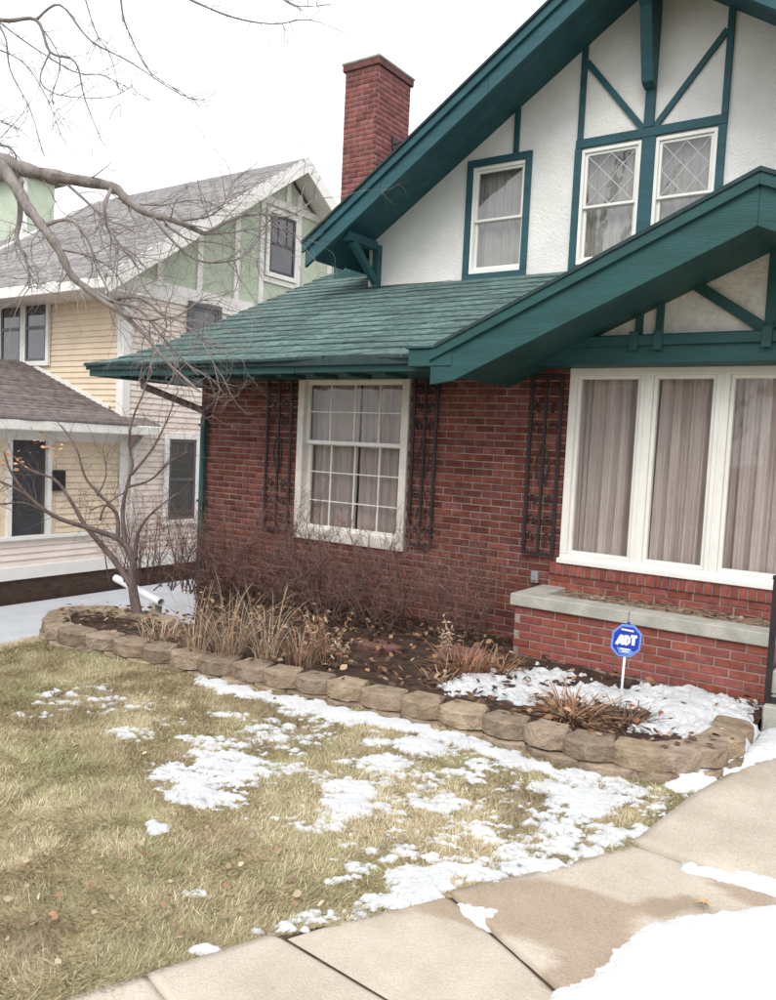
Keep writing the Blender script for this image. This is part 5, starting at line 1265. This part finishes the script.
pA = dep(136, 589, 9.4); pB = dep(161, 602.5, 9.0)
m = MB(); d = (Vector(pB)-Vector(pA)).normalized(); ring = d.orthogonal().normalized(); bi = d.cross(ring); n = 14
V = []
for e, r in ((Vector(pA)-d*.5, .045), (Vector(pB), .045), (Vector(pB), .037), (Vector(pB)-d*.35, .037)):
    V += [e+(ring*math.cos(2*math.pi*k/n)+bi*math.sin(2*math.pi*k/n))*r for k in range(n)]
m.add(V, [(j*n+k, j*n+(k+1) % n, (j+1)*n+(k+1) % n, (j+1)*n+k) for j in range(3) for k in range(n)]+[tuple(3*n+k for k in range(n))])
o = m.build('drain_pipe', M['pipe'], smooth=False); tag(o, 'white plastic drain pipe sticking out beside the small tree', 'pipe')
g0 = Vector(pB)-d*.12
m = MB(); m.box(g0.x-.05, g0.x+.05, g0.y-.05, g0.y+.05, DRV-.1, g0.z-.045); m.build('pipe_support', M['limestone'], o)

# iron railing at the porch steps
RA = empty('iron_railing', (-.885, 5.88, 0), 'black iron handrail post at the end of the brick planter', 'railing')
m = MB(); m.box(-.905, -.868, 5.86, 5.9, .05, 1.02); m.build('post', M['iron'], RA, bevel=.003)
m = MB(); m.box(-.91, .4, 5.855, 5.905, 1.021, 1.05); m.build('handrail', M['iron'], RA, bevel=.004)
m = MB(); m.box(.36, .40, 5.86, 5.9, .05, 1.02); m.build('post', M['iron'], RA, bevel=.003)
for k in range(7): m = MB(); m.box(-.75+k*.15, -.735+k*.15, 5.873, 5.888, .24, 1.02); m.build('baluster', M['iron'], RA)
m = MB(); m.box(-.866, .358, 5.868, 5.893, .20, .235); m.build('lower_rail', M['iron'], RA)
ES = empty('entry_steps', (-.2, 6.2, 0), 'limestone block and brick entry steps at the end of the planter', 'steps')
m = MB(); m.box(-.90, 1.0, 5.80, 6.75, -.1, .19); m.build('step', M['limestone'], ES, bevel=.01)
m = MB(); m.box(-.905, 1.0, 6.12, 6.75, .192, .36); m.build('step', M['limestone'], ES, bevel=.01)
print('all done')

# ================================================================== ACROSS THE STREET (seen in the window glass)
m = MB(); m.box(-60, 60, -17, -9.6, -.9, -.12); tag(m.build('street', M['asphalt']), kind='structure')
def far_house(x, y, wd, dp, h, rise, wall, roofm, label):
    r = empty('street_house', (x, y, -.2), label, 'house', 'houses across the street')
    m = MB(); m.prism([(x-wd/2, -.6), (x+wd/2, -.6), (x+wd/2, h), (x, h+rise), (x-wd/2, h)], 'y', y-dp, y); m.build('wall', wall, r)
    for sg in (-1, 1):
        m = MB(); e = x+sg*(wd/2+.5); k = rise/(wd/2); m.prism([(x, h+rise+.25), (e, h+.25-k*.5), (e, h+.05-k*.5), (x, h+rise+.05)], 'y', y-dp-.4, y+.6); m.build('roof', roofm, r)
    m = MB(); m.prism([(y, 2.5), (y+2.4, 2.1), (y+2.4, 2.3), (y, 3.2)], 'x', x-wd/2, x+wd/2); m.build('porch_roof', roofm, r)
    for px_ in (-.46, 0, .46): m = MB(); m.box(x+px_*wd-.12, x+px_*wd+.12, y+2.0, y+2.25, -.5, 2.15); m.build('porch_post', M['nwhite'], r)
    for (wx, wz) in ((-.26, .6), (.26, .6), (-.22, 3.6), (.22, 3.6)):
        c = x+wx*wd; m = MB(); m.box(c-.6, c+.6, y+.005, y+.06, wz, wz+1.5); wn = m.build('window', M['nwhite'], r)
        m = MB(); m.box(c-.5, c+.5, y+.062, y+.07, wz+.1, wz+1.4); m.build('pane', M['nglass'], wn)
    m = MB(); m.box(x-.5, x+.5, y+.005, y+.06, -.3, 1.9); m.build('door', M['purple'], r)
far_house(9.5, -25, 8.5, 10, 5.2, 3.2, M['brick_chim2'] if 'brick_chim2' in M else M['rock'], M['proof'], 'red brick gabled house across the street with a porch')
far_house(-2.5, -25, 8, 10, 5.0, 3.4, M['pink'], M['nroof'], 'cream gabled house across the street with a porch')
far_house(-15, -25, 8.5, 10, 5.4, 3.0, M['green_st'], M['proof'], 'pale green gabled house across the street with a porch')
far_house(22, -25, 8.5, 10, 5.4, 3.0, M['yellow'], M['nroof'], 'yellow gabled house across the street with a porch')
def street_tree(x, y, h, seed, label):
    R = random.Random(seed); r = empty('street_tree', (x, y, -.1), label, 'tree', 'bare trees along the far kerb'); tk = MB(); tg = MB()
    P_ = smooth_path([(x, y, -.5), (x+R.gauss(0, .1), y, h*.2), (x+R.gauss(0, .2), y, h*.45), (x+R.gauss(0, .4), y, h*.9)]); n = len(P_); tk.tube(P_, [.24*(1-.85*i/(n-1)) for i in range(n)], 8)
    for k in range(13):
        s = np.array(P_[R.randint(int(n*.28), n-2)]); a = R.uniform(0, 6.28); L = h*R.uniform(.25, .5); e = s+np.array([math.cos(a)*L*.6, math.sin(a)*L*.6, L*.75]); q = smooth_path([s, (s+e)/2+np.array([math.cos(a)*.2, math.sin(a)*.2, -.1]), e]); k_ = len(q); tk.tube(q, [.085*(1-.85*i/(k_-1)) for i in range(k_)], 5); twigs_from(tg, q, .022, R, 8, 1.5, start=.3, droop=.3)
    tk.build('trunk', M['bark_small'], r, smooth=True); me = tg.mesh('twig'); link('twig', me, M['bark_small'], r)
street_tree(3.2, -18.5, 9.5, 1, 'tall bare tree on the far kerb opposite the picture window'); street_tree(-7.5, -18.5, 8.5, 2, 'bare tree on the far kerb opposite the yellow clapboard house'); street_tree(14.5, -18.5, 9, 3, 'bare tree on the far kerb before the red brick house')
